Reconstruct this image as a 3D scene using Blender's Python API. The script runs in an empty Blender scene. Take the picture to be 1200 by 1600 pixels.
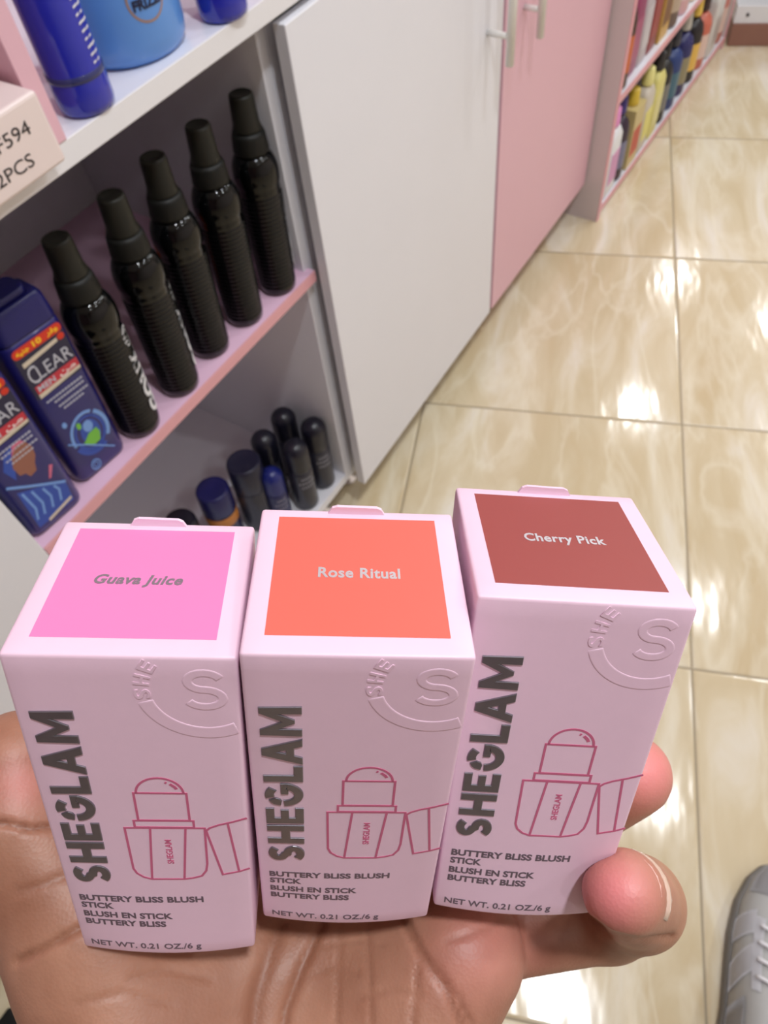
import bpy, bmesh, math, random
import numpy as np
from mathutils import Vector, Matrix, Euler

# ------------------------------------------------------------------ camera, world, lights
SC = bpy.context.scene
COL = SC.collection
K = 0.8333                      # shop measurements below are for 0.6 m tiles; the tiles are 0.5 m
H = 1.3512 * K
FPX = 1160.0
RIGHT = Vector((0.8460312, 0.5268869, -0.0813713))
UP = Vector((-0.3990038, 0.7269903, 0.5588210))
FWD = Vector((-0.3535916, 0.4403126, -0.8252865))
CAMLOC = Vector((0, 0, H))
cam_d = bpy.data.cameras.new('camera')
cam = bpy.data.objects.new('camera', cam_d)
COL.objects.link(cam)
Rm = Matrix((RIGHT, UP, -FWD)).transposed()
cam.matrix_world = Matrix.Translation(CAMLOC) @ Rm.to_4x4()
cam_d.sensor_fit = 'HORIZONTAL'
cam_d.sensor_width = 36.0
cam_d.lens = 36.0 * FPX / 1200.0
cam_d.clip_start = 0.01
cam_d.clip_end = 60
cam_d.dof.use_dof = True
cam_d.dof.focus_distance = 0.112
cam_d.dof.aperture_fstop = 62
SC.camera = cam

SC.view_settings.view_transform = 'Standard'
SC.view_settings.look = 'None'
SC.view_settings.gamma = 1.0
SC.view_settings.use_curve_mapping = False
SC.view_settings.exposure = -0.33

world = bpy.data.worlds.new('world')
SC.world = world
world.use_nodes = True
world.node_tree.nodes['Background'].inputs[0].default_value = (1.0, 0.97, 0.95, 1)
world.node_tree.nodes['Background'].inputs[1].default_value = 0.0

CEIL = 2.8
LAMPS = [(0.33, 0.28), (0.42, 1.35), (0.21, 2.52), (-0.68, 3.83), (0.55, 3.9), (-0.05, 5.2), (-0.9, 5.3), (0.6, 6.2), (1.5, 1.15), (1.55, 2.6), (1.6, -0.3)]
LAMP_K = {(0.33, 0.28): 2.0, (0.42, 1.35): 0.9, (1.5, 1.15): 0.8, (1.55, 2.6): 0.6, (1.6, -0.3): 0.35}
LIGHTC = (0.92, 0.965, 1.0)
LAMP_W = 9.0
FILL_PANELS = [(0.4, 4.6, 12.0)]  # added ambient fill, not a fixture known in the shop


# ------------------------------------------------------------------ helpers
def lin(c):
    return tuple(((v / 255.0) / 12.92 if v / 255.0 <= 0.04045 else ((v / 255.0 + 0.055) / 1.055) ** 2.4) for v in c[:3]) + (1.0,)


def mat(name, rgb, rough=0.5, metal=0.0, spec=0.5, coat=0.0, trans=0.0, var=0.0, vscale=8.0, bump=0.0, bscale=200.0, sss=0.0, emit=None, alpha=1.0):
    m = bpy.data.materials.new(name)
    m.use_nodes = True
    nt = m.node_tree
    b = nt.nodes['Principled BSDF']
    b.inputs['Base Color'].default_value = lin(rgb)
    b.inputs['Roughness'].default_value = rough
    b.inputs['Metallic'].default_value = metal
    b.inputs['Specular IOR Level'].default_value = spec
    b.inputs['Coat Weight'].default_value = coat
    b.inputs['Transmission Weight'].default_value = trans
    b.inputs['Alpha'].default_value = alpha
    if sss:
        b.inputs['Subsurface Weight'].default_value = sss
        b.inputs['Subsurface Scale'].default_value = 0.004
        b.inputs['Subsurface Radius'].default_value = (1.0, 0.35, 0.2)
    tc = nt.nodes.new('ShaderNodeTexCoord')
    if True:
        n = nt.nodes.new('ShaderNodeTexNoise')
        n.inputs['Scale'].default_value = vscale
        n.inputs['Detail'].default_value = 4
        nt.links.new(tc.outputs['Object'], n.inputs['Vector'])
        mx = nt.nodes.new('ShaderNodeMixRGB')
        v = max(var, 0.02)
        c = lin(rgb)
        mx.inputs[1].default_value = (c[0] * (1 - v), c[1] * (1 - v), c[2] * (1 - v), 1)
        mx.inputs[2].default_value = (min(1, c[0] * (1 + v)), min(1, c[1] * (1 + v)), min(1, c[2] * (1 + v)), 1)
        nt.links.new(n.outputs['Fac'], mx.inputs[0])
        nt.links.new(mx.outputs[0], b.inputs['Base Color'])
    if bump:
        n2 = nt.nodes.new('ShaderNodeTexNoise')
        n2.inputs['Scale'].default_value = bscale
        n2.inputs['Detail'].default_value = 3
        nt.links.new(tc.outputs['Object'], n2.inputs['Vector'])
        bp = nt.nodes.new('ShaderNodeBump')
        bp.inputs['Strength'].default_value = bump
        bp.inputs['Distance'].default_value = 0.001
        nt.links.new(n2.outputs['Fac'], bp.inputs['Height'])
        nt.links.new(bp.outputs[0], b.inputs['Normal'])
    if emit:
        b.inputs['Emission Color'].default_value = lin(rgb)
        b.inputs['Emission Strength'].default_value = emit
    return m


WHITE = mat('white_laminate', (233, 232, 239), 0.42, var=0.02)
WEDGE = mat('white_edge', (236, 234, 238), 0.35)
PINK = mat('pink_laminate', (228, 182, 196), 0.42, var=0.02)
PINKEDGE = mat('pink_edge_band', (228, 166, 174), 0.4)
SHELFPINK = mat('pink_shelf_top', (238, 196, 222), 0.3)
CHROME = mat('chrome', (220, 220, 220), 0.15, metal=1.0)
HANDLE = mat('white_handle_enamel', (240, 238, 234), 0.25, coat=0.4)
CARD = mat('pale_pink_card', (242, 206, 226), 0.42, var=0.012, vscale=300, bump=0.02, bscale=900)
CARD_IN = mat('pink_card_tab', (244, 210, 230), 0.45)
FOIL = mat('grey_foil', (138, 134, 142), 0.3, metal=0.8, var=0.15, vscale=400)
FOIL3 = mat('dull_silver_foil', (170, 160, 170), 0.35, metal=0.6)
FOIL2 = mat('silver_foil', (226, 222, 228), 0.35, metal=0.55)
INK = mat('grey_ink', (122, 108, 122), 0.38, metal=0.4)
ROSE = mat('rose_ink', (205, 104, 140), 0.5)
TOPC = [mat('guava_pink_print', (234, 134, 190), 0.42), mat('coral_print', (230, 108, 94), 0.42), mat('cherry_red_print', (158, 72, 68), 0.4)]
BLACKP = mat('black_gloss_plastic', (6, 7, 8), 0.07, spec=0.38)
BLACKM = mat('black_matte_plastic', (20, 20, 18), 0.5, spec=0.3)
BLACKCAP = mat('smoky_black_cap', (32, 31, 26), 0.4, spec=0.3)
WHITEINK = mat('white_ink', (225, 224, 228), 0.5)
NAVY = mat('navy_plastic', (32, 30, 104), 0.3, coat=0.3)
NAVYD = mat('dark_navy_cap', (20, 20, 92), 0.35)
RED = mat('red_sticker', (214, 52, 30), 0.45)
YEL = mat('yellow_ink', (250, 200, 40), 0.5)
CREAM = mat('cream_strip', (214, 200, 180), 0.5)
CRIMSON = mat('crimson_strip', (196, 50, 66), 0.45)
SILV = mat('silver_ink', (196, 198, 214), 0.35, metal=0.3)
LBLUE = mat('light_blue_ink', (120, 160, 222), 0.45)
MBLUE = mat('mid_blue_ink', (48, 78, 170), 0.45)
LABELD = mat('dark_label', (34, 32, 62), 0.4)
GREEN = mat('leaf_green_ink', (118, 190, 70), 0.5)
SKINK = mat('brown_ink', (150, 96, 80), 0.5)
PNKINK = mat('pink_ink', (214, 110, 140), 0.5)
COBALT = mat('cobalt_translucent', (24, 40, 190), 0.1, coat=0.5, trans=0.35)
COBALTD = mat('cobalt_liquid', (28, 40, 170), 0.12, coat=0.6)
SKYB = mat('sky_blue_plastic', (96, 150, 222), 0.3, coat=0.3)
COPPER = mat('copper_ring', (176, 150, 146), 0.3, metal=0.7)
DNAVYINK = mat('dark_ink', (20, 24, 60), 0.5)
PEACH = mat('peach_card', (238, 221, 218), 0.35, coat=0.3)
DEOB = mat('dark_grey_blue_can', (44, 44, 58), 0.3, var=0.06)
DEOCAP = mat('blue_black_cap', (22, 22, 36), 0.32)
DEOBLUE = mat('royal_blue_cap', (24, 34, 110), 0.32)
ORANGE = mat('orange_band', (190, 120, 50), 0.45)
BROWN = mat('brown_plinth', (150, 108, 94), 0.5, var=0.06, vscale=20)
GREYM = mat('grey_half_metal', (150, 154, 154), 0.35, metal=0.5)
BLACKR = mat('black_rubber', (20, 20, 22), 0.6, bump=0.3)
SHOEW = mat('silver_grey_leather', (196, 194, 196), 0.35, var=0.06, vscale=40, bump=0.15, bscale=150)
SHOES = mat('white_stripe_leather', (236, 234, 238), 0.3)
SHOEG = mat('grey_mesh', (178, 177, 175), 0.6, bump=0.6, bscale=700)
SOLE = mat('grey_rubber_sole', (120, 116, 112), 0.6)
CEILM = mat('ceiling_white', (240, 238, 234), 0.8)
WALLM = mat('warm_white_wall', (236, 226, 222), 0.7)
LEDM = mat('led_diffuser', (255, 250, 244), 0.5, emit=4.0)
DARKBAG = mat('black_floor_mat', (16, 16, 18), 0.45, bump=0.2)


class MB:
    """collects geometry in one bmesh; s scales everything on build"""
    def __init__(self):
        self.bm = bmesh.new()
        self.mi = 0

    def face(self, vs, smooth=False):
        try:
            f = self.bm.faces.new(vs)
            f.material_index = self.mi
            f.smooth = smooth
            return f
        except ValueError:
            return None

    def box(self, x0, x1, y0, y1, z0, z1, bev=0.0):
        r = bmesh.ops.create_cube(self.bm, size=1.0)
        for v in r['verts']:
            v.co = Vector((x0 + (v.co.x + .5) * (x1 - x0), y0 + (v.co.y + .5) * (y1 - y0), z0 + (v.co.z + .5) * (z1 - z0)))
        fs = set(f for v in r['verts'] for f in v.link_faces)
        for f in fs:
            f.material_index = self.mi
        if bev > 0:
            es = list(set(e for v in r['verts'] for e in v.link_edges))
            bmesh.ops.bevel(self.bm, geom=es, offset=bev, segments=3, profile=0.5, affect='EDGES', material=-1)

    def lathe(self, prof, n=40, cx=0, cy=0, z0=0, sy=1.0, smooth=True):
        rings = []
        for r, z in prof:
            if r < 1e-6:
                rings.append([self.bm.verts.new((cx, cy, z0 + z))])
            else:
                rings.append([self.bm.verts.new((cx + r * math.cos(2 * math.pi * i / n), cy + sy * r * math.sin(2 * math.pi * i / n), z0 + z)) for i in range(n)])
        for a, b in zip(rings, rings[1:]):
            for i in range(n):
                j = (i + 1) % n
                if len(a) == 1 and len(b) == 1:
                    continue
                if len(a) == 1:
                    self.face([a[0], b[j], b[i]], smooth)
                elif len(b) == 1:
                    self.face([a[i], a[j], b[0]], smooth)
                else:
                    self.face([a[i], a[j], b[j], b[i]], smooth)

    def tube(self, pts, r, n=12):
        pts = [Vector(p) for p in pts]
        rings = []
        for i, p in enumerate(pts):
            d = (pts[min(i + 1, len(pts) - 1)] - pts[max(i - 1, 0)]).normalized()
            a = d.orthogonal().normalized()
            b = d.cross(a)
            rings.append([self.bm.verts.new(p + (a * math.cos(t) + b * math.sin(t)) * r) for t in [2 * math.pi * k / n for k in range(n)]])
        for a, b in zip(rings, rings[1:]):
            best = min(range(n), key=lambda s: sum((a[k].co - b[(k + s) % n].co).length for k in range(0, n, 3)))
            for k in range(n):
                self.face([a[k], a[(k + 1) % n], b[(k + 1 + best) % n], b[(k + best) % n]], True)
        self.face(rings[0])
        self.face(list(reversed(rings[-1])))

    def loft(self, rings, smooth=True, cap=True):
        vs = [[self.bm.verts.new(p) for p in r] for r in rings]
        n = len(vs[0])
        for a, b in zip(vs, vs[1:]):
            for k in range(n):
                self.face([a[k], a[(k + 1) % n], b[(k + 1) % n], b[k]], smooth)
        if cap:
            self.face(vs[0])
            self.face(list(reversed(vs[-1])))

    def add_mesh(self, me, M=None):
        off = len(self.bm.verts)
        self.bm.from_mesh(me)
        self.bm.verts.ensure_lookup_table()
        self.bm.faces.ensure_lookup_table()
        vs = self.bm.verts[off:]
        for v in vs:
            if M is not None:
                v.co = M @ v.co
            for f in v.link_faces:
                f.material_index = self.mi
        return vs


def build(name, mb, m, parent=None, scale=K, sub=None):
    """links mb as one mesh; coordinates are relative to the parent's origin"""
    bm = mb.bm if isinstance(mb, MB) else mb
    if scale != 1.0:
        bmesh.ops.scale(bm, vec=(scale,) * 3, verts=bm.verts)
    bmesh.ops.recalc_face_normals(bm, faces=bm.faces)
    me = bpy.data.meshes.new(name)
    bm.to_mesh(me)
    bm.free()
    for x in (m if isinstance(m, (list, tuple)) else [m]):
        me.materials.append(x)
    o = bpy.data.objects.new(name, me)
    COL.objects.link(o)
    if parent:
        o.parent = parent
    return o


def thing(name, label, cat, loc=(0, 0, 0), rz=0.0, group=None, scale=K):
    o = bpy.data.objects.new(name, None)
    COL.objects.link(o)
    o.empty_display_size = 0.02
    o.location = Vector(loc) * scale
    o.rotation_euler = (0, 0, rz)
    o['label'] = label
    o['category'] = cat
    if group:
        o['group'] = group
    return o


def struct(o):
    o['kind'] = 'structure'
    return o


def dup(root, loc, rz, label, group=None):
    r = root.copy()
    COL.objects.link(r)
    r.location = Vector(loc) * K
    r.rotation_euler = (0, 0, rz)
    r['label'] = label
    if group:
        r['group'] = group
    for ch in list(root.children):
        c = ch.copy()
        COL.objects.link(c)
        c.parent = r
        for g in ch.children:
            d = g.copy()
            COL.objects.link(d)
            d.parent = c
    return r


def lean(o, deg=3.0, r=.026):
    """things on the shelves lean a few degrees along the row, resting on the rim of their base"""
    o.matrix_world = Matrix.Translation(o.location + Vector((0, 0, r * math.sin(math.radians(deg)) * K))) @ Matrix.Rotation(math.radians(-deg), 4, 'X') @ o.rotation_euler.to_matrix().to_4x4()


def stroke_outline(pts, w, closed=False):
    """2D polyline -> outline polygon of a constant-width stroke"""
    P = [Vector(p) for p in pts]
    n = len(P)
    L, R = [], []
    for i in range(n):
        a = P[i] - P[i - 1] if (i > 0 or closed) else P[1] - P[0]
        b = P[(i + 1) % n] - P[i] if (i < n - 1 or closed) else P[-1] - P[-2]
        a.normalize(); b.normalize()
        na, nb = Vector((-a.y, a.x)), Vector((-b.y, b.x))
        m = (na + nb)
        if m.length < 1e-6:
            m = na
        m.normalize()
        k = min(2.2, 1 / max(0.2, m.dot(na)))
        L.append(P[i] + m * w / 2 * k)
        R.append(P[i] - m * w / 2 * k)
    return L, R


def ribbon(mb, pts, w, z0, z1, closed=False, M=None):
    L, R = stroke_outline(pts, w, closed)
    n = len(L)
    def V(p, z):
        q = Vector((p.x, p.y, z))
        return mb.bm.verts.new(M @ q if M is not None else q)
    lt = [V(p, z1) for p in L]; rt = [V(p, z1) for p in R]
    lb = [V(p, z0) for p in L]; rb = [V(p, z0) for p in R]
    for i in range(n if closed else n - 1):
        j = (i + 1) % n
        mb.face([lt[i], lt[j], rt[j], rt[i]])
        mb.face([lb[i], lb[j], lt[j], lt[i]])
        mb.face([rt[i], rt[j], rb[j], rb[i]])
    if not closed:
        mb.face([lb[0], lt[0], rt[0], rb[0]])
        mb.face([lb[-1], rb[-1], rt[-1], lt[-1]])


def arc(cx, cy, rx, ry, a0, a1, n=16):
    return [(cx + rx * math.cos(math.radians(a0 + (a1 - a0) * i / n)), cy + ry * math.sin(math.radians(a0 + (a1 - a0) * i / n))) for i in range(n + 1)]


def curve_mesh(splines, ext, bev):
    """filled flat shapes (list of closed outlines, holes included) with a soft raised edge"""
    c = bpy.data.curves.new('tmp_shape', 'CURVE')
    c.dimensions = '2D'
    c.fill_mode = 'BOTH'
    c.extrude = ext
    c.bevel_depth = bev
    c.bevel_resolution = 2
    c.offset = -bev
    for s in splines:
        sp = c.splines.new('POLY')
        sp.points.add(len(s) - 1)
        for i, p in enumerate(s):
            sp.points[i].co = (p[0], p[1], 0, 1)
        sp.use_cyclic_u = True
    o = bpy.data.objects.new('tmp_shape', c)
    me = bpy.data.meshes.new_from_object(o)
    bpy.data.objects.remove(o)
    bpy.data.curves.remove(c)
    return me


_capH = {}
def text_mesh(body, x0, x1, y0, caph, ext, off=0.0, M=None, shear=0.0, spacing=1.0):
    """lettering fitted between x0 and x1, baseline y0, capital height caph"""
    def mk(b):
        c = bpy.data.curves.new('tmp_text', 'FONT')
        c.body = b
        c.size = 1.0
        c.extrude = 0.001
        c.offset = off
        c.shear = shear
        c.space_character = spacing
        c.resolution_u = 3
        o = bpy.data.objects.new('tmp_text', c)
        me = bpy.data.meshes.new_from_object(o)
        bpy.data.objects.remove(o)
        bpy.data.curves.remove(c)
        return me
    if 'H' not in _capH:
        h = mk('H')
        _capH['H'] = max(v.co.y for v in h.vertices)
    me = mk(body)
    xs = [v.co.x for v in me.vertices]
    a, b = min(xs), max(xs)
    sx = (x1 - x0) / (b - a)
    sy = caph / _capH['H']
    for v in me.vertices:
        p = Vector((x0 + (v.co.x - a) * sx, y0 + v.co.y * sy, ext * (0 if v.co.z < 0 else 1)))
        v.co = M @ p if M is not None else p
    return me


def plate(mb, poly, z0, z1, M=None):
    def V(p, z):
        q = Vector((p[0], p[1], z))
        return mb.bm.verts.new(M @ q if M is not None else q)
    t = [V(p, z1) for p in poly]
    b = [V(p, z0) for p in poly]
    mb.face(t)
    n = len(poly)
    for i in range(n):
        j = (i + 1) % n
        mb.face([b[i], b[j], t[j], t[i]])


# ------------------------------------------------------------------ room shell
def floor_material():
    m = bpy.data.materials.new('polished_beige_marble_tile')
    m.use_nodes = True
    nt = m.node_tree
    N, L = nt.nodes, nt.links
    b = N['Principled BSDF']
    tc = N.new('ShaderNodeTexCoord')
    mp = N.new('ShaderNodeMapping')
    mp.vector_type = 'TEXTURE'
    ang = math.atan2(0.93223834, -0.36184484)
    mp.inputs['Location'].default_value = (-0.5383 * K, 2.3763 * K, 0)
    mp.inputs['Rotation'].default_value = (0, 0, ang)
    mp.inputs['Scale'].default_value = (0.6 * K,) * 3
    L.new(tc.outputs['Object'], mp.inputs['Vector'])
    sep = N.new('ShaderNodeSeparateXYZ')
    L.new(mp.outputs[0], sep.inputs[0])

    def math_(op, a, bb=None, c=None):
        n = N.new('ShaderNodeMath')
        n.operation = op
        for i, v in enumerate((a, bb, c)):
            if v is None:
                continue
            if isinstance(v, (int, float)):
                n.inputs[i].default_value = v
            else:
                L.new(v, n.inputs[i])
        return n.outputs[0]
    fx = math_('PINGPONG', sep.outputs[0], 0.5)
    fy = math_('PINGPONG', sep.outputs[1], 0.5)
    d = math_('MINIMUM', fx, fy)
    grout = math_('LESS_THAN', d, 0.0034)
    groove = N.new('ShaderNodeMapRange')
    groove.inputs[1].default_value = 0.003
    groove.inputs[2].default_value = 0.010
    L.new(d, groove.inputs[0])
    ix = math_('FLOOR', sep.outputs[0])
    iy = math_('FLOOR', sep.outputs[1])
    cmb = N.new('ShaderNodeCombineXYZ')
    L.new(ix, cmb.inputs[0]); L.new(iy, cmb.inputs[1])
    wn = N.new('ShaderNodeTexWhiteNoise')
    L.new(cmb.outputs[0], wn.inputs['Vector'])
    off = N.new('ShaderNodeVectorMath'); off.operation = 'SCALE'
    L.new(wn.outputs['Color'], off.inputs[0]); off.inputs['Scale'].default_value = 7.0
    add = N.new('ShaderNodeVectorMath'); add.operation = 'ADD'
    L.new(mp.outputs[0], add.inputs[0]); L.new(off.outputs[0], add.inputs[1])
    # stretched cloudy veining
    mp2 = N.new('ShaderNodeMapping')
    mp2.inputs['Rotation'].default_value = (0, 0, math.radians(-24))
    mp2.inputs['Scale'].default_value = (1.0, 3.2, 1)
    L.new(add.outputs[0], mp2.inputs['Vector'])
    n1 = N.new('ShaderNodeTexNoise')
    n1.inputs['Scale'].default_value = 1.5; n1.inputs['Detail'].default_value = 6
    n1.inputs['Roughness'].default_value = 0.55; n1.inputs['Distortion'].default_value = 1.1
    L.new(mp2.outputs[0], n1.inputs['Vector'])
    cr = N.new('ShaderNodeValToRGB')
    e = cr.color_ramp.elements
    e[0].position = 0.25; e[0].color = lin((206, 184, 146))
    e[1].position = 0.75; e[1].color = lin((236, 228, 216))
    for p, c in ((0.42, (212, 194, 160)), (0.52, (219, 203, 172)), (0.60, (226, 213, 188))):
        q = e.new(p); q.color = lin(c)
    L.new(n1.outputs['Fac'], cr.inputs[0])
    n2 = N.new('ShaderNodeTexNoise')
    n2.inputs['Scale'].default_value = 1.3; n2.inputs['Detail'].default_value = 5
    n2.inputs['Distortion'].default_value = 0.8
    L.new(mp2.outputs[0], n2.inputs['Vector'])
    v1 = math_('SUBTRACT', n2.outputs['Fac'], 0.5)
    v2 = math_('ABSOLUTE', v1)
    mr = N.new('ShaderNodeMapRange')
    mr.inputs[1].default_value = 0.0; mr.inputs[2].default_value = 0.045
    mr.inputs[3].default_value = 0.34; mr.inputs[4].default_value = 0.0
    L.new(v2, mr.inputs[0])
    mx = N.new('ShaderNodeMixRGB')
    L.new(mr.outputs[0], mx.inputs[0]); L.new(cr.outputs[0], mx.inputs[1])
    mx.inputs[2].default_value = lin((242, 234, 214))
    mg = N.new('ShaderNodeMixRGB')
    L.new(grout, mg.inputs[0]); L.new(mx.outputs[0], mg.inputs[1])
    mg.inputs[2].default_value = lin((160, 144, 118))
    L.new(mg.outputs[0], b.inputs['Base Color'])
    rr = math_('MULTIPLY_ADD', grout, 0.5, 0.11)
    L.new(rr, b.inputs['Roughness'])
    b.inputs['Specular IOR Level'].default_value = 0.6
    n3 = N.new('ShaderNodeTexNoise')
    n3.inputs['Scale'].default_value = 3.5; n3.inputs['Detail'].default_value = 2
    L.new(mp2.outputs[0], n3.inputs['Vector'])
    hsum = math_('MULTIPLY_ADD', n3.outputs['Fac'], 1.2, groove.outputs[0])
    bp = N.new('ShaderNodeBump')
    bp.inputs['Strength'].default_value = 0.5; bp.inputs['Distance'].default_value = 0.0016
    L.new(hsum, bp.inputs['Height'])
    L.new(bp.outputs[0], b.inputs['Normal'])
    return m


X0, X1, Y0, Y1 = -1.12, 2.9, -3.2, 7.2
def slab(name, a, m):
    mb = MB(); mb.box(*a)
    return struct(build(name, mb, m))
slab('floor', (X0, X1, Y0, Y1, -0.05, 0), floor_material())
slab('ceiling', (X0, X1, Y0, Y1, CEIL, CEIL + .05), CEILM)
slab('wall_left', (X0 - .05, X0, Y0, Y1, 0, CEIL), WALLM)
slab('wall_right', (X1, X1 + .05, Y0, Y1, 0, CEIL), WALLM)
slab('wall_back', (X0, X1, Y0 - .05, Y0, 0, CEIL), mat('dusty_pink_wall', (150, 110, 118), .7))
slab('wall_front', (X0, X1, Y1, Y1 + .05, 0, CEIL), WALLM)

# ceiling lights
def downlight(x, y, lab):
    t = thing('ceiling_downlight', lab, 'ceiling light', (x, y, CEIL), group='recessed ceiling downlights')
    mb = MB()
    mb.lathe([(0.070, 0.0), (0.092, 0.0), (0.092, -0.008), (0.073, -0.012), (0.070, 0.0)], 32)
    build('trim_ring', mb, HANDLE, t)
    mb = MB(); mb.lathe([(0, -0.003), (0.070, -0.003)], 32)
    build('diffuser', mb, LEDM, t)
    l = bpy.data.lights.new('downlight_glow', 'AREA')
    l.shape = 'DISK'; l.size = 0.14 * K; l.energy = LAMP_W * LAMP_K.get((x, y), 1.0); l.color = LIGHTC
    o = bpy.data.objects.new('downlight_glow', l)
    COL.objects.link(o); o.parent = t; o.location = (0, 0, -0.016)
for i, (x, y) in enumerate(LAMPS):
    downlight(x, y, 'round white recessed downlight in the ceiling above the shop aisle')
for i, (x, y, pw) in enumerate(FILL_PANELS):  # unseen panel added to lift the ambient light in the aisle
    t = thing('added_fill_panel', 'long white fill light panel, added unseen on the ceiling above the aisle', 'ceiling light', (x, y, CEIL), group='added ceiling fill panels')
    mb = MB(); mb.box(-.17, .17, -.62, .62, -.03, 0, 0.004); build('frame', mb, HANDLE, t)
    mb = MB(); mb.box(-.15, .15, -.6, .6, -.032, -.030); build('diffuser', mb, LEDM, t)
    l = bpy.data.lights.new('fill_panel_light', 'AREA')
    l.shape = 'RECTANGLE'; l.size = 0.3 * K; l.size_y = 1.2 * K; l.energy = pw; l.color = LIGHTC
    o = bpy.data.objects.new('fill_panel_light', l)
    COL.objects.link(o); o.parent = t; o.location = (0, 0, -0.034)

# ------------------------------------------------------------------ cabinets
BACKX = -1.085
def legs(t, y0, y1):
    for x in (-.70, -1.03):
        for y in (y0 + .05, y1 - .05):
            mb = MB(); mb.lathe([(0, 0), (0.02, 0), (0.022, 0.004), (0.02, 0.01), (0.007, 0.014), (0.007, 0.04), (0.018, 0.042), (0.018, 0.1105), (0, 0.1105)], 20, x, y)
            build('leg', mb, CHROME, t)

def cabinet(name, label, y0, y1, doorx, dy0, dy1, dm, zt, handle_y=None, body=WHITE, skew=0.0, ho=.034):
    t = thing(name, label, 'cabinet', (0, 0, 0))
    mb = MB()
    a, b = y0, y1
    mb.box(BACKX, -.6405, a, a + .018, .11, .989); mb.box(BACKX, -.6405, b - .018, b, .11, .989)
    mb.box(BACKX, -.6405, a + .018, b - .018, .11, .128); mb.box(BACKX, -.6405, a + .018, b - .018, .971, .989)
    mb.box(BACKX, BACKX + .01, a + .018, b - .018, .128, .971)
    build('carcass', mb, body, t)
    mb = MB(); mb.box(-.018, 0, 0, dy1 - dy0, .11, zt, .0015)
    d = build('door', mb, dm, t)
    d.location = Vector((doorx, dy0, 0)) * K
    d.rotation_euler = (0, 0, skew)
    if handle_y is not None:
        hy, hz = handle_y
        hb = MB()
        hb.tube([(ho, hy, hz), (ho, hy, hz + .26)], .0075, 16)
        for zz in (hz + .045, hz + .215):
            hb.tube([(0.0, hy, zz), (ho, hy, zz)], .0052, 12)
        h = build('handle', hb, HANDLE, t)
        h.parent = d
    legs(t, y0, y1)
    return t

cabinet('base_cabinet', 'white cabinet left of the open shelves, its plain door at the lower left', -.488, .123, -.604, -.47, .1360, WHITE, .980)
cabinet('base_cabinet', 'white base cabinet with a tall white door and bar handle beside the pink door', .709, 1.295, -.6036, .7017, 1.2860, WHITE, .980, (.524, .713), skew=math.radians(1.2), ho=.043)
cabinet('base_cabinet', 'base cabinet with a pink door and white bar handle beside the tall shelf', 1.296, 1.868, -.6165, 1.2985, 1.868, PINK, .980, (.075, .695), body=PINK, skew=math.radians(.7))

# open shelf cabinet between them
t = thing('shelf_cabinet', 'open white cabinet with a pink shelf holding shampoo and black spray bottles', 'shelf cabinet', (0, 0, 0))
for y in (.123, .690):
    mb = MB(); mb.box(BACKX, -.6405, y, y + .0185, .112, .989, .001); build('side_panel', mb, WHITE, t)
mb = MB(); mb.box(BACKX, -1.077, .1415, .690, .112, .989); build('back_panel', mb, WHITE, t)
mb = MB(); mb.box(-1.077, -.6405, .1415, .690, .112, .134, .001); build('bottom_board', mb, WHITE, t)
mb = MB(); mb.box(-1.077, -.629, .1415, .7005, .6235, .6416)
shelf = build('shelf', mb, SHELFPINK, t)
mb = MB(); mb.box(-.629, -.6269, .1415, .7005, .6235, .6417, .0008)
o = build('edge_band', mb, PINKEDGE, shelf)
o['label'] = 'salmon pink front edge'
legs(t, .123, .708)

# worktop
t = thing('worktop', 'long white counter top running above the shelves and cabinets', 'counter top', (0, 0, 0))
mb = MB(); mb.box(-1.10, -.6095, -.490, 1.873, .9900, 1.0130); build('top_board', mb, mat('white_counter_gloss', (232, 232, 240), 0.22), t)
mb = MB(); mb.box(-.6095, -.6075, -.490, 1.873, .9900, 1.0130, .0008); build('edge_band', mb, WEDGE, t)

# pink hutch standing on the counter
t = thing('pink_display_unit', 'pink shelf unit standing on the counter, its upright panel at the upper left', 'shelf unit', (0, 0, 1.0131))
for y in (-.475, .3755, 1.27):
    mb = MB(); mb.box(-.455, 0, -.0095, .0095, 0, .80, .001)
    o = build('upright_panel', mb, PINK, t); o.location = Vector((-.6065, y, 0)) * K
mb = MB(); mb.box(-1.075, -1.062, -.484, 1.28, 0, .80); build('back_panel', mb, PINK, t)
mb = MB(); mb.box(-1.062, -.6065, -.484, 1.28, .80, .82, .001); build('top_board', mb, PINK, t)

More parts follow.
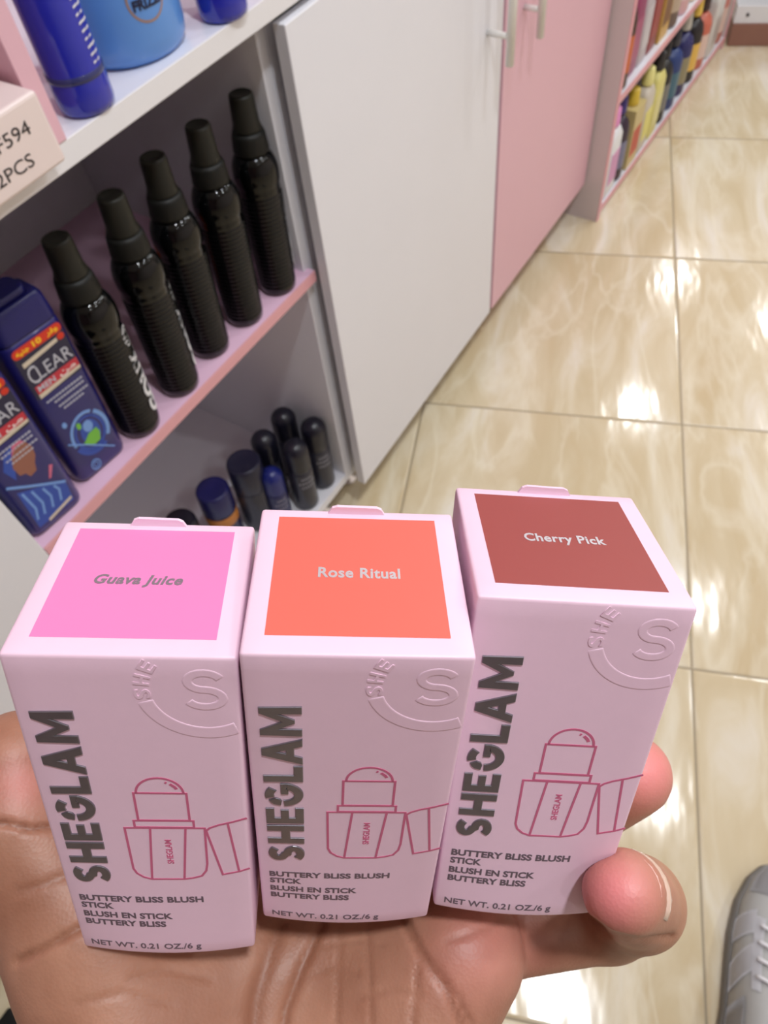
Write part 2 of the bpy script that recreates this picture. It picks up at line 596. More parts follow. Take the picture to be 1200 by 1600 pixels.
# ------------------------------------------------------------------ black spray bottles
BSZ = .6418
def spray_bottle(loc, rz, label):
    t = thing('spray_bottle', label, 'spray bottle', loc, rz, 'black spray bottles on the pink shelf')
    prof = [(0, 0), (.023, 0), (.0262, .003)]
    z = .010
    while z < .150:
        rr_ = .0266 + .0030 * z / .150
        prof += [(rr_, z), (rr_ + .0002, z + .0012), (rr_, z + .0024), (rr_ - .0013, z + .0036), (rr_ - .0013, z + .0048)]
        z += .0062
    prof += [(.0290, .152), (.0276, .157), (.0290, .162), (.0301, .168), (.0304, .175), (.0300, .182), (.0286, .189), (.0262, .195), (.0230, .200), (.018, .2035), (0, .2036)]
    mb = MB(); mb.lathe(prof, 48)
    body = build('bottle_body', mb, BLACKP, t)
    mb = MB(); mb.lathe([(0, .2035), (.0226, .2035), (.0230, .206), (.0212, .224), (.0195, .229), (0, .2295)], 40)
    build('pump_collar', mb, BLACKM, t)
    mb = MB(); mb.lathe([(0, .2300), (.0182, .2300), (.0184, .232), (.0166, .238), (.0152, .268), (.0145, .2712), (.0125, .2725), (.0112, .2712), (0, .2712)], 40)
    build('overcap', mb, BLACKCAP, t)
    # bent lettering down the side
    mb = MB()
    R = .0287
    ca = math.radians(50)
    me = text_mesh('GOUK', 0, .098, -.0115, .023, .0004, off=.035)
    for v in me.vertices:
        s, q, e = v.co.x, v.co.y, v.co.z
        a = ca - q / R
        v.co = Vector(((R + e) * math.cos(a), (R + e) * math.sin(a), .026 + s))
    mb.add_mesh(me)
    # oval emblem above it
    for rr_ in (1.0, .62):
        L = arc(0, 0, .0085 * rr_, .0125 * rr_, 0, 360, 24)[:-1]
        Lo, Ro = stroke_outline(L, .0022, True)
        a_ = [mb.bm.verts.new(((R + .0003) * math.cos(ca - p.x / R), (R + .0003) * math.sin(ca - p.x / R), .143 + p.y)) for p in Lo]
        b_ = [mb.bm.verts.new(((R + .0003) * math.cos(ca - p.x / R), (R + .0003) * math.sin(ca - p.x / R), .143 + p.y)) for p in Ro]
        for i in range(24):
            mb.face([a_[i], a_[(i + 1) % 24], b_[(i + 1) % 24], b_[i]])
    o = build('label_lettering', mb, WHITEINK, t)
    o['label'] = 'white lettering and oval emblem'
    return t

sb = spray_bottle((-.656, .342, BSZ), math.radians(-12), 'black ribbed spray bottle next to the blue shampoo, white lettering facing out')
BL = [(-.656, .4221, 4, 'black ribbed spray bottle, second from the blue shampoo bottles'),
      (-.664, .4980, 80, 'middle bottle of the five black spray bottles on the pink shelf'),
      (-.660, .5710, 95, 'black ribbed spray bottle, second from the white door'),
      (-.656, .6470, 6, 'black ribbed spray bottle standing closest to the white door')]
for x, y, a, lab in BL:
    dup(sb, (x, y, BSZ), math.radians(a), lab)
for o in COL.objects:
    if o.name.startswith('spray_bottle'):
        lean(o)

# ------------------------------------------------------------------ blue shampoo bottles
def rrect(hx, hy, r, z, n=6):
    out = []
    for cx, cy, a0 in ((hx - r, hy - r, 0), (-hx + r, hy - r, 90), (-hx + r, -hy + r, 180), (hx - r, -hy + r, 270)):
        for i in range(n + 1):
            a = math.radians(a0 + 90 * i / n)
            out.append((cx + r * math.cos(a), cy + r * math.sin(a), z))
    return out

def shampoo(loc, rz, label, kind):
    """front face towards +x, local y across, z up"""
    t = thing('shampoo_bottle', label, 'shampoo bottle', loc, rz, 'blue shampoo bottles on the pink shelf')
    hx, hy = .0235, .038
    mb = MB()
    R = []
    for z, sx, sy in [(0, .90, .93), (.003, .97, .98), (.008, 1, 1), (.10, 1, 1), (.19, 1, .985), (.207, .985, .95), (.212, .96, .92)]:
        R.append(rrect(hx * sx, hy * sy, .013, z))
    mb.loft(R)
    body = build('bottle_body', mb, NAVY, t)
    mb = MB()
    R = [rrect(hx * .97, hy * .94, .012, .2125), rrect(hx * .97, hy * .94, .012, .2145), rrect(hx * .93, hy * .88, .011, .240), rrect(hx * .88, hy * .80, .011, .246), rrect(hx * .80, hy * .72, .011, .2475)]
    mb.loft(R)
    cap = build('flip_cap', mb, NAVYD, t)
    mb = MB(); mb.loft([rrect(.017, .022, .010, .2476), rrect(.0165, .0215, .010, .2545), rrect(.015, .020, .009, .256)])
    build('cap_lid', mb, NAVYD, cap)
    # label, drawn on the flat front: u = y across, v = z up
    M = Matrix(((0, 0, 1, hx), (1, 0, 0, 0), (0, 1, 0, 0), (0, 0, 0, 1)))
    mb = MB()
    e = .0002
    mats = [LABELD, RED, CREAM, CRIMSON, MBLUE, LBLUE, GREEN, SKINK, PNKINK]
    def P(i, poly, k=1):
        mb.mi = i
        plate(mb, poly, 0, e * k, M)
    def rr(x0, x1, y0, y1, r):
        return [(x1 - r + r * math.cos(a), y1 - r + r * math.sin(a)) for a in np.linspace(0, math.pi / 2, 5)] + [(x0 + r - r * math.sin(a), y1 - r + r * math.cos(a)) for a in np.linspace(0, math.pi / 2, 5)] + \
               [(x0 + r - r * math.cos(a), y0 + r - r * math.sin(a)) for a in np.linspace(0, math.pi / 2, 5)] + [(x1 - r + r * math.sin(a), y0 + r - r * math.cos(a)) for a in np.linspace(0, math.pi / 2, 5)]
    P(0, rr(-.031, .031, .140, .205, .004))
    P(1, rr(-.031, .031, .196, .207, .005), 2)
    P(2, [(-.026, .1835), (.020, .1875), (.020, .192), (-.026, .189)], 2)
    P(1, rr(.021, .030, .1868, .1945, .004), 2)
    P(3, [(-.027, .1465), (.030, .1475), (.030, .158), (-.027, .157)], 2)
    P(2, [(-.027, .1405), (.030, .1435), (.030, .1473), (-.027, .1463)], 2)
    mb.mi = 5
    if kind == 'swirl':
        for k, (a0, a1, w, ex) in enumerate([(60, 190, .004, 1), (-40, 50, .005, 1), (200, 300, .006, 1)]):
            mb.mi = 5 if k != 2 else 4
            ribbon(mb, arc(.003, .060, .024, .030, a0, a1, 20), w, 0, e * 2, M=M)
            mb.mi = 4
            ribbon(mb, arc(.003, .060, .019, .024, a0 - 10, a1 + 10, 20), w * .7, 0, e * 1.5, M=M)
        P(4, arc(.004, .060, .013, .019, 0, 360, 20)[:-1], 1)
        P(5, arc(.004, .070, .0065, .0085, 0, 360, 14)[:-1], 2.2)
        P(6, [(-.010, .052), (.000, .060), (.012, .061), (.014, .053), (.010, .042), (.002, .041), (-.006, .045)], 3)
        P(6, arc(-.006, .078, .003, .005, 0, 360, 10)[:-1], 3)
        mb.mi = 5
        ribbon(mb, [(-.028, .066), (-.010, .050), (.008, .032), (.022, .018)], .0018, 0, e * 4, M=M)
        ribbon(mb, arc(-.010, .014, .0062, .0075, 0, 360, 20)[:-1], .0014, 0, e * 3, closed=True, M=M)
        ribbon(mb, arc(-.010, .014, .003, .004, 0, 360, 14)[:-1], .0010, 0, e * 3, closed=True, M=M)
        P(5, arc(-.020, .092, .0032, .0042, 0, 360, 8)[:-1], 3)
    else:
        P(4, [(-.016, .090), (-.022, .110), (-.012, .128), (.002, .132), (-.004, .120), (-.010, .105)], 1.2)
        P(7, [(-.010, .092), (-.012, .106), (-.006, .120), (.004, .128), (.014, .126), (.018, .114), (.016, .102), (.011, .094), (.008, .084), (-.001, .082), (-.004, .090)], 2)
        P(8, [(-.006, .120), (.004, .128), (.014, .126), (.010, .131), (.000, .131)], 3)
        P(4, [(-.026, .012), (.025, .012), (.028, .046), (-.024, .075)], 1)
        mb.mi = 5
        ribbon(mb, [(-.030, .090), (-.010, .073), (.010, .057), (.028, .043)], .0030, 0, e * 3, M=M)
        for xx in (-.020, -.010, .002, .014):
            ribbon(mb, [(xx, .072 - xx * .6 - .014), (xx + .003, .040), (xx - .002, .024)], .0028, 0, e * 2, M=M)
        P(8, [(.014, .062), (.017, .062), (.026, .076), (.022, .078)], 2)
        P(2, [(-.012, .010), (.024, .016), (.024, .020), (-.012, .014)], 3)
    lab = build('front_label', mb, mats, t)
    lab['label'] = 'printed front label with colour bands'
    mb = MB()
    mb.add_mesh(text_mesh('C', -.0270, -.0150, .1600, .0225, e * 3, off=0.0, M=M))
    mb.add_mesh(text_mesh('LEAR', -.0160, .0285, .1615, .0165, e * 3, off=0.0, M=M))
    mb.add_mesh(text_mesh('MEN', -.0245, -.002, .1490, .0070, e * 3.4, off=.02, M=M))
    for yy, a, b_ in ((.1320, -.024, .026), (.1260, -.016, .022), (.1180, -.014, .024), (.1120, -.010, .016)):
        for s in np.arange(a, b_, .0042):
            ribbon(mb, [(s, yy), (s + .0031, yy)], .0019, 0, e * 3, M=M)
    build('lettering', mb, SILV, lab)
    mb = MB()
    mb.add_mesh(text_mesh('\uFEEA\uFEF4\uFEE8\uFE9F', -.027, -.011, .1992, .0058, e * 3.5, off=.03, M=M))
    mb.add_mesh(text_mesh('10', -.006, .005, .1988, .0062, e * 3.5, off=.04, M=M))
    mb.add_mesh(text_mesh('\uFEAE\uFED3\uFEED', .012, .026, .1998, .0055, e * 3.5, off=.03, M=M))
    build('sticker_lettering', mb, YEL, lab)
    mb = MB()
    mb.add_mesh(text_mesh('\uFEE6\uFEE3', .004, .026, .1495, .0065, e * 3.4, off=.02, M=M))
    build('strip_lettering', mb, PEACH, lab)
    return t
shampoo((-.6700, .2700, BSZ), math.radians(-4), 'blue shampoo bottle next to the black bottles, green leaf in its blue swirl', 'swirl')
shampoo((-.6620, .1840, BSZ), math.radians(-4), 'blue shampoo bottle half hidden at the left edge, brown figure on its label', 'man')

# orange slim item glimpsed between the spray bottles
t = thing('orange_tube', 'slim orange tube standing behind the second black spray bottle', 'tube', (-.742, .492, BSZ))
mb = MB(); mb.lathe([(0, 0), (.017, 0), (.018, .003), (.018, .06)], 24); build('cap', mb, BLACKP, t)
mb = MB(); mb.loft([[(.018 * math.cos(a) , .018 * math.sin(a) * 1, .0602) for a in np.linspace(0, 2 * math.pi, 25)[:-1]], [(.004 * math.cos(a), .020 * math.sin(a), .130) for a in np.linspace(0, 2 * math.pi, 25)[:-1]]])
build('tube_body', mb, mat('orange_plastic', (230, 90, 30), 0.4), t)

# ------------------------------------------------------------------ deodorants on the bottom board
DZ = .1342
GD = 'dark deodorants on the bottom board'
def dome_can(loc, label, h=.180, r=.0245, capm=DEOCAP, bodym=DEOB, stripe=False):
    t = thing('deodorant_can', label, 'deodorant', loc, group=GD)
    c0 = h * .62
    mb = MB(); mb.lathe([(0, 0), (r * .86, 0), (r * .97, .003), (r, .007), (r, c0 - .006), (r * .95, c0), (0, c0)], 36)
    b = build('can_body', mb, bodym, t)
    mb = MB()
    prof = [(0, c0 + .0004), (r * .985, c0 + .0004), (r, c0 + .003)]
    zc = h - r
    prof += [(r, zc)] + [(r * math.cos(a), zc + r * math.sin(a)) for a in np.linspace(0.1, math.pi / 2, 9)[:-1]] + [(0, h)]
    mb.lathe(prof, 36)
    build('cap', mb, capm, t)
    mb = MB()
    for k in range(3):
        w = (.5, .8, .6)[k]
        for s in np.linspace(-w, w, 6):
            z0 = c0 - .018 - k * .012
            a0 = math.radians(-25) + s * .8
            vs = [mb.bm.verts.new(((r + .0003) * math.cos(a0 + d), (r + .0003) * math.sin(a0 + d), zz)) for d, zz in ((0, z0), (.16 * w, z0), (.16 * w, z0 + .005), (0, z0 + .005))]
            mb.face(vs)
    build('printed_lines', mb, mat('pale_grey_print', (150, 150, 165), 0.5), b)
    return t
dome_can((-.672, .655, DZ), 'dark dome-capped deodorant nearest the door, front of the back pair')
dome_can((-.672, .596, DZ), 'dark dome-capped deodorant standing behind the royal blue one')
dome_can((-.738, .648, DZ), 'dark dome-capped deodorant farthest back, top of the group')
dome_can((-.738, .585, DZ), 'dark dome-capped deodorant second from the back, behind the tall flat-capped one')
dome_can((-.692, .540, DZ), 'smaller deodorant with a bright royal blue dome cap', h=.150, r=.021, capm=DEOBLUE, bodym=mat('navy_can', (36, 38, 86), .3))
def flat_can(loc, label, h, r, capm, bodym, band=None, neck=.64):
    t = thing('deodorant_can', label, 'deodorant', loc, group=GD)
    c0 = h * neck
    mb = MB(); mb.lathe([(0, 0), (r * .86, 0), (r * .97, .003), (r, .007), (r, c0 - .004), (r * .97, c0), (0, c0)], 36)
    b = build('can_body', mb, bodym, t)
    mb = MB(); mb.lathe([(0, c0 + .0004), (r, c0 + .0004), (r * 1.03, c0 + .003), (r * 1.0, h - .006), (r * .95, h - .002), (r * .86, h), (r * .80, h - .001), (0, h - .001)], 36)
    build('cap', mb, capm, t)
    if band:
        mb = MB(); mb.lathe([(r + .0003, c0 - .030), (r + .0006, c0 - .029), (r + .0006, c0 - .005), (r + .0003, c0 - .004)], 36)
        build('label_band', mb, band, b)
    return t
flat_can((-.728, .516, DZ), 'tall deodorant with a dark flat cap behind the coral topped box', .180, .032, mat('charcoal_navy_cap', (28, 28, 50), .35), DEOB)
flat_can((-.757, .452, DZ), 'navy capped deodorant with an orange band on its label', .156, .031, mat('navy_lid', (26, 26, 84), .35), mat('navy_can2', (40, 40, 72), .3), ORANGE)
flat_can((-.775, .375, DZ), 'leftmost deodorant, only its flat black cap showing above the pink box', .140, .030, DEOCAP, DEOB)

for o in COL.objects:
    if o.name.startswith('deodorant_can'):
        lean(o, 2.5, .024)
    if o.name.startswith('shampoo_bottle'):
        lean(o, 2.6, .038)

# ------------------------------------------------------------------ things on the counter
CZ = 1.0132
def blue_bottle(loc, label, rz=0.0, rows=9):
    t = thing('spray_bottle', label, 'spray bottle', loc, rz, 'cobalt blue bottles on the counter')
    r = .0265
    mb = MB(); mb.lathe([(0, 0), (r * .85, 0), (r * .97, .003), (r, .008), (r, .024), (r * .985, .026), (r * .985, .150), (r * .9, .160), (r * .5, .170), (r * .45, .180), (0, .180)], 44)
    b = build('bottle_body', mb, COBALTD, t)
    mb = MB(); mb.lathe([(.0264, .030), (.0267, .0302), (.0267, .036), (.0264, .0362)], 44)
    build('waist_band', mb, mat('smoky_blue_band', (50, 56, 110), .2), b)
    mb = MB()
    for k in range(22):
        z0 = .040 + k * .0062
        for j in range(2):
            a0 = math.radians(8) + j * .24
            ln = .16 + .05 * ((k * 7 + j * 3) % 3)
            vs = [mb.bm.verts.new(((r + .0003) * math.cos(a0 + d), (r + .0003) * math.sin(a0 + d), zz)) for d, zz in ((0, z0), (ln, z0 + .0006), (ln, z0 + .0024), (0, z0 + .0018))]
            mb.face(vs)
    build('printed_lines', mb, WHITEINK, b)
    mb = MB(); mb.lathe([(0, .1802), (.013, .1802), (.0135, .20), (.011, .22), (0, .222)], 30)
    build('pump_cap', mb, mat('blue_cap', (20, 34, 130), .3), t)
    return t
blue_bottle((-.6300, .4360, CZ), 'tall cobalt blue bottle with white print beside the pink upright panel')
blue_bottle((-.6260, .6350, CZ), 'cobalt blue bottle to the right of the round light blue tub', rz=math.radians(150))
t = thing('hair_cream_tub', 'round light blue bottle with a copper ringed emblem on the counter', 'cream tub', (-.6760, .5440, CZ))
r = .0600
prof = [(0, 0), (r * .80, 0), (r * .90, .002), (r * .975, .009), (r, .020), (r * 1.0, .05), (r * .97, .085), (r * .88, .11), (r * .6, .13), (0, .133)]
mb = MB(); mb.lathe(prof, 64)
tb = build('tub_body', mb, SKYB, t)
mb = MB(); mb.lathe([(0, .1332), (.034, .1332), (.035, .137), (.034, .16), (.031, .163), (0, .163)], 40); build('lid', mb, mat('blue_lid', (60, 110, 200), .3), t)
def on_cyl(mb, me_pts, R, a_c, z_c, e=0.0003):
    return [mb.bm.verts.new(((R + e) * math.cos(a_c + p[0] / R), (R + e) * math.sin(a_c + p[0] / R), z_c + p[1])) for p in me_pts]
ac = math.radians(-13)
mb = MB()
Lo, Ro = stroke_outline(arc(0, 0, .0190, .0190, 0, 360, 40)[:-1], .0022, True)
a_ = on_cyl(mb, Lo, r, ac, .056); b_ = on_cyl(mb, Ro, r, ac, .056)
for i in range(40):
    mb.face([a_[i], a_[(i + 1) % 40], b_[(i + 1) % 40], b_[i]])
build('emblem_ring', mb, COPPER, tb)
mb = MB()
for body, x0, x1, y0, ch in (('FRIZZ', -.0150, .0150, -.0075, .0085), ('NO', -.007, .007, .0040, .0075)):
    me = text_mesh(body, x0, x1, y0, ch, .0004, off=.035)
    for v in me.vertices:
        p = v.co.copy()
        v.co = Vector(((r + .0003 + p.z) * math.cos(ac + p.x / r), (r + .0003 + p.z) * math.sin(ac + p.x / r), .056 + p.y))
    mb.add_mesh(me)
build('emblem_lettering', mb, DNAVYINK, tb)

# peach carton with printed codes
t = thing('cosmetics_carton', 'peach white carton with black printed codes lying on the counter edge', 'carton', (-.6, .2, CZ))
mb = MB(); mb.box(-.16, .020, -.10, .1600, .0005, .060, .0035)
cb = build('carton_body', mb, PEACH, t)
M = Matrix(((0, 0, 1, .0202), (1, 0, 0, 0), (0, 1, 0, 0), (0, 0, 0, 1)))
mb = MB()
mb.add_mesh(text_mesh('NO:GL_GF594', .025, .1400, .0350, .0110, .0002, off=.0, M=M))
mb.add_mesh(text_mesh('QTY:12PCS', .040, .1300, .0130, .0110, .0002, off=.0, M=M))
build('printed_codes', mb, mat('black_print', (48, 42, 44), .6), cb)

# ------------------------------------------------------------------ tall shelf beyond the pink door
FY0, FY1 = 1.8757, 2.995
t = thing('product_shelf', 'white and pink edged shelf unit crowded with bottles beyond the pink door', 'shelf unit', (0, 0, 0))
for y, lab in ((FY0, 1), (FY1 - .018, 0)):
    mb = MB(); mb.box(BACKX, -.5745, y, y + .018, 0.0, 1.9)
    o = build('side_panel', mb, mat('grey_white_laminate', (214, 200, 200), .45), t)
    mb = MB(); mb.box(-.5745, -.5725, y, y + .018, 0.0, 1.9); build('edge_band', mb, PINKEDGE, o)
for z in (.04, .345, .66, .97, 1.28, 1.6, 1.9):
    mb = MB(); mb.box(BACKX, -.5745, FY0 + .0181, FY1 - .0181, z - .018, z)
    o = build('shelf', mb, WHITE, t)
    mb = MB(); mb.box(-.5745, -.5725, FY0 + .0181, FY1 - .0181, z - .018, z + .001); build('edge_band', mb, PINKEDGE, o)
mb = MB(); mb.box(BACKX, BACKX + .01, FY0 + .018, FY1 - .018, 0, 1.9); build('back_panel', mb, PINK, t)
mb = MB(); mb.box(-.60, -.585, FY0 + .018, FY1 - .018, 0, .0219); build('kick_board', mb, PINK, t)

def product(loc, label, group, rz, bodym, capm, labm, h, r, kind):
    t = thing('product_bottle', label, 'bottle', loc, rz, group)
    mb = MB()
    if kind == 'flat':
        mb.loft([rrect(r * .6, r, r * .35, 0), rrect(r * .66, r * 1.05, r * .35, .01), rrect(r * .66, r * 1.05, r * .35, h * .68), rrect(r * .5, r * .8, r * .3, h * .76), rrect(r * .3, r * .4, r * .25, h * .79)])
    elif kind == 'box':
        mb.box(-r * .8, r * .8, -r, r, 0, h * .8, .001)
    else:
        mb.lathe([(0, 0), (r * .9, 0), (r, .006), (r, h * .62), (r * .85, h * .70), (r * .45, h * .77), (0, h * .77)], 28)
    b = build('bottle_body', mb, bodym, t)
    mb = MB()
    mb.lathe([(0, h * .802), (r * .5, h * .802), (r * .52, h * .82), (r * .46, h * .985), (r * .38, h), (0, h)], 24)
    build('cap', mb, capm, t)
    mb = MB()
    if kind == 'round':
        n = 14
        a_ = [mb.bm.verts.new(((r + .0004) * math.cos(a), (r + .0004) * math.sin(a), h * .16)) for a in np.linspace(-1.2, 1.2, n)]
        b_ = [mb.bm.verts.new(((r + .0004) * math.cos(a), (r + .0004) * math.sin(a), h * .50)) for a in np.linspace(-1.2, 1.2, n)]
        for i in range(n - 1):
            mb.face([a_[i], a_[i + 1], b_[i + 1], b_[i]])
    else:
        xx = r * (.66 if kind == 'flat' else .8) + .0002
        mb.box(xx - .0006, xx + .0003, -r * .8, r * .8, h * .15, h * .52)
    build('label', mb, labm, b)
    return t

C = {}
def cm(c, rough=.35):
    if c not in C:
        C[c] = mat('plastic_%d' % len(C), c, rough)
        C[c].name = 'coloured_plastic'
    return C[c]
LOW = [  # y, body, cap, label colours, height, radius, kind, label text
    (1.950, (232, 232, 236), (236, 150, 210), (214, 150, 200), .245, .036, 'flat', 'white bottle with a pink cap, nearest on the low shelf row'),
    (2.030, (44, 26, 50), (58, 44, 120), (120, 120, 150), .235, .034, 'round', 'dark purple bottle beside the white one in the low row'),
    (2.115, (206, 186, 130), (214, 182, 60), (196, 60, 40), .215, .038, 'box', 'beige and yellow bottle with a red mark in the low row'),
    (2.200, (206, 196, 182), (236, 228, 150), (232, 222, 120), .235, .034, 'flat', 'pale yellow labelled bottle in the middle of the low row'),
    (2.285, (222, 212, 130), (40, 38, 40), (226, 218, 150), .240, .034, 'flat', 'bright yellow bottle with a black cap in the low row'),
    (2.370, (24, 24, 28), (30, 30, 34), (120, 118, 116), .235, .036, 'round', 'black round bottle right of the yellow one, low row'),
    (2.460, (40, 62, 120), (50, 50, 60), (70, 110, 130), .225, .038, 'round', 'teal blue bottle with a grey label in the low row'),
    (2.550, (44, 44, 100), (196, 190, 180), (150, 140, 110), .235, .038, 'round', 'navy bottle with a pale cap in the low row'),
    (2.640, (36, 30, 34), (240, 200, 90), (236, 190, 90), .240, .036, 'round', 'black bottle with a yellow cap near the far end, low row'),
    (2.735, (206, 110, 90), (60, 40, 40), (230, 200, 190), .215, .038, 'round', 'salmon coloured bottle near the far end of the low row'),
    (2.830, (214, 210, 206), (200, 60, 40), (190, 180, 176), .240, .038, 'flat', 'off-white bottle with a red cap near the far end of the low row'),
    (2.925, (196, 120, 110), (230, 230, 230), (220, 190, 180), .225, .036, 'round', 'dusty pink bottle at the far end of the low row')]
for y, a, b_, c_, h, r, k, lab in LOW:
    product((-.5765 - r * {'round': 1.02, 'flat': .68, 'box': .83}[k], y + .008, .0412), lab, 'bottles on the low row of the far shelf', 0, cm(a), cm(b_), cm(c_), h, r, k)
UPP = [
    (1.935, (60, 34, 24), (200, 90, 40), (206, 100, 40), .25, .026, 'round', 'brown bottle with an orange label, nearest in the upper row'),
    (2.000, (150, 60, 100), (150, 70, 110), (170, 80, 120), .26, .032, 'flat', 'tall magenta bottle second in the upper row'),
    (2.070, (190, 180, 186), (200, 196, 200), (206, 200, 206), .26, .030, 'flat', 'silver grey bottle third in the upper row'),
    (2.140, (140, 40, 50), (130, 50, 60), (160, 70, 70), .26, .032, 'flat', 'dark red bottle beside the silver one in the upper row'),
    (2.215, (206, 166, 90), (60, 44, 40), (130, 90, 60), .25, .034, 'box', 'golden yellow bottle with a dark cap in the upper row'),
    (2.295, (110, 90, 84), (90, 60, 60), (190, 170, 150), .25, .034, 'round', 'brown grey bottle right of the golden one in the upper row'),
    (2.380, (226, 180, 186), (60, 40, 44), (240, 214, 214), .24, .036, 'round', 'rose pink bottle in the upper row'),
    (2.470, (232, 214, 190), (90, 60, 70), (120, 80, 90), .25, .036, 'round', 'cream bottle with a brown label in the upper row'),
    (2.560, (200, 150, 150), (80, 60, 60), (220, 200, 200), .25, .036, 'round', 'dull pink bottle with a dark cap in the upper row'),
    (2.650, (120, 50, 50), (220, 200, 180), (200, 160, 120), .25, .036, 'round', 'maroon bottle with a cream cap in the upper row'),
    (2.745, (226, 220, 214), (180, 80, 60), (200, 90, 70), .25, .036, 'flat', 'white bottle with a brick red cap in the upper row'),
    (2.840, (190, 180, 190), (100, 60, 60), (230, 210, 220), .25, .036, 'round', 'grey lilac bottle near the far end of the upper row'),
    (2.930, (206, 140, 130), (220, 220, 220), (240, 220, 210), .25, .034, 'round', 'peach bottle at the far end of the upper row')]
for y, a, b_, c_, h, r, k, lab in UPP:
    product((-.5775 - r * 1.02, y, .3462), lab, 'bottles on the upper row of the far shelf', 0, cm(a), cm(b_), cm(c_), h, r, k)

# far end display: brown plinth, white base, grey panel set back above
t = thing('display_counter', 'low white display unit on a brown plinth at the far end of the aisle', 'display unit', (-.604, 2.991, 0), math.radians(21.2))
mb = MB(); mb.box(.045, 1.7, .0, .6, 0, .070, .002); build('plinth', mb, BROWN, t)
mb = MB(); mb.box(.045, 1.7, .006, .6, .0701, .125, .002); build('base_board', mb, mat('bright_white_laminate', (240, 242, 248), .3), t)
mb = MB(); mb.box(.045, 1.7, .10, .6, .1251, .80, .002); build('body_panel', mb, GREYM, t)
mb = MB(); mb.lathe([(0, 0), (.005, 0), (.005, .003), (0, .0035)], 16); o = build('screw_cover', mb, BLACKM, t)
o.location = Vector((.085, .0055, .098)) * K; o.rotation_euler = (math.pi / 2, 0, 0)
# ------------------------------------------------------------------ floor mat edge and sneaker
t = thing('floor_mat', 'black mat edge on the floor in the lower left corner', 'floor mat', (-.45, -.70, 0))
mb = MB(); mb.box(-.148, .6, -.5, .340, .0002, .012, .004); build('mat_body', mb, DARKBAG, t)

t = thing('sneaker', 'silver grey sneaker with white stripes standing at the right edge', 'shoe', (.366, .215, 0), math.radians(5))
def shoe_ring(y, z, wl, wr, n=40, p=2.6):
    return None
def section(y, wl, wr, h, z0=.022, n=28):
    pts = []
    for i in range(n):
        a = 2 * math.pi * i / n
        c, s = math.cos(a), math.sin(a)
        w = wr if c > 0 else wl
        px = math.copysign(abs(c) ** .75, c) * w
        pz = z0 + (h * abs(s) ** .8 if s > 0 else -abs(s) ** .5 * .006)
        pts.append((px, y, pz))
    return pts
ST = [(-.135, .012, .012, .05), (-.13, .026, .026, .085), (-.10, .036, .036, .10), (-.05, .038, .038, .10), (0, .040, .041, .088), (.05, .047, .046, .068), (.10, .053, .050, .054), (.15, .053, .050, .045), (.19, .044, .042, .038), (.215, .030, .030, .030), (.228, .012, .014, .018)]
mb = MB(); mb.loft([section(*s) for s in ST]); up = build('upper', mb, SHOEG, t)
mb = MB()
SO = [(y, wl * 1.06 + .002, wr * 1.06 + .002) for y, wl, wr, h in ST]
ring = [(wr, y) for y, wl, wr in SO] + [(-wl, y) for y, wl, wr in reversed(SO)]
mb.loft([[(x * .97, y, 0.0004) for x, y in ring], [(x, y, .006) for x, y in ring], [(x * 1.0, y, .020) for x, y in ring], [(x * .96, y, .024) for x, y in ring]], smooth=False)
build('sole', mb, SOLE, t)
def on_shoe(u, y, lift=.0012):
    ys = [s[0] for s in ST]
    wl = np.interp(y, ys, [s[1] for s in ST]); wr = np.interp(y, ys, [s[2] for s in ST]); h = np.interp(y, ys, [s[3] for s in ST])
    a = math.radians(u)
    c, s = math.cos(a), math.sin(a)
    w = wr if c > 0 else wl
    x = math.copysign(abs(c) ** .75, c) * w; z = .022 + h * abs(s) ** .8
    return Vector((x * 1.0 + c * lift, y, z + s * lift))
def patch(a0, a1, y0, y1, skew=0.0, n=10, lift=.0015, m_=8):
    mbp = MB()
    g = [[mbp.bm.verts.new(on_shoe(a0 + (a1 - a0) * i / n, y0 + (y1 - y0) * j / m_ + skew * i / n, lift)) for j in range(m_ + 1)] for i in range(n + 1)]
    for i in range(n):
        for j in range(m_):
            mbp.face([g[i][j], g[i][j + 1], g[i + 1][j + 1], g[i + 1][j]], True)
    ret = bmesh.ops.solidify(mbp.bm, geom=mbp.bm.faces[:], thickness=-.0012)
    return mbp
build('toe_cap', patch(20, 160, .165, .212), SHOEW, up)
build('side_stripe', patch(178, 128, .085, .120, skew=.02), SHOES, up)
build('side_stripe', patch(178, 125, .020, .058, skew=.035), SHOES, up)
build('side_panel', patch(178, 140, -.10, .00, skew=.02), SHOEW, up)
build('side_stripe', patch(2, 55, .085, .120, skew=.02), SHOES, up)
build('eyestay', patch(128, 112, .03, .13), SHOES, up)
build('eyestay', patch(52, 68, .03, .13), SHOES, up)
for k in range(4):
    y = .045 + k * .023
    mb = MB(); mb.tube([on_shoe(a, y + (a - 90) * .00012, .005) for a in range(58, 124, 6)], .0028, 8)
    build('lace', mb, SHOES, up)
mb = MB()
mb.loft([[(x * 1, y, z) for x, y, z in [(.030 * math.cos(a), -.055 + .055 * math.sin(a), .100 + 0.004 * math.sin(a) ) for a in np.linspace(0, 2 * math.pi, 25)[:-1]]],
         [(.024 * math.cos(a), -.055 + .048 * math.sin(a), .112) for a in np.linspace(0, 2 * math.pi, 25)[:-1]], [(.019 * math.cos(a), -.055 + .042 * math.sin(a), .100) for a in np.linspace(0, 2 * math.pi, 25)[:-1]]])
build('ankle_collar', mb, BLACKM, t)

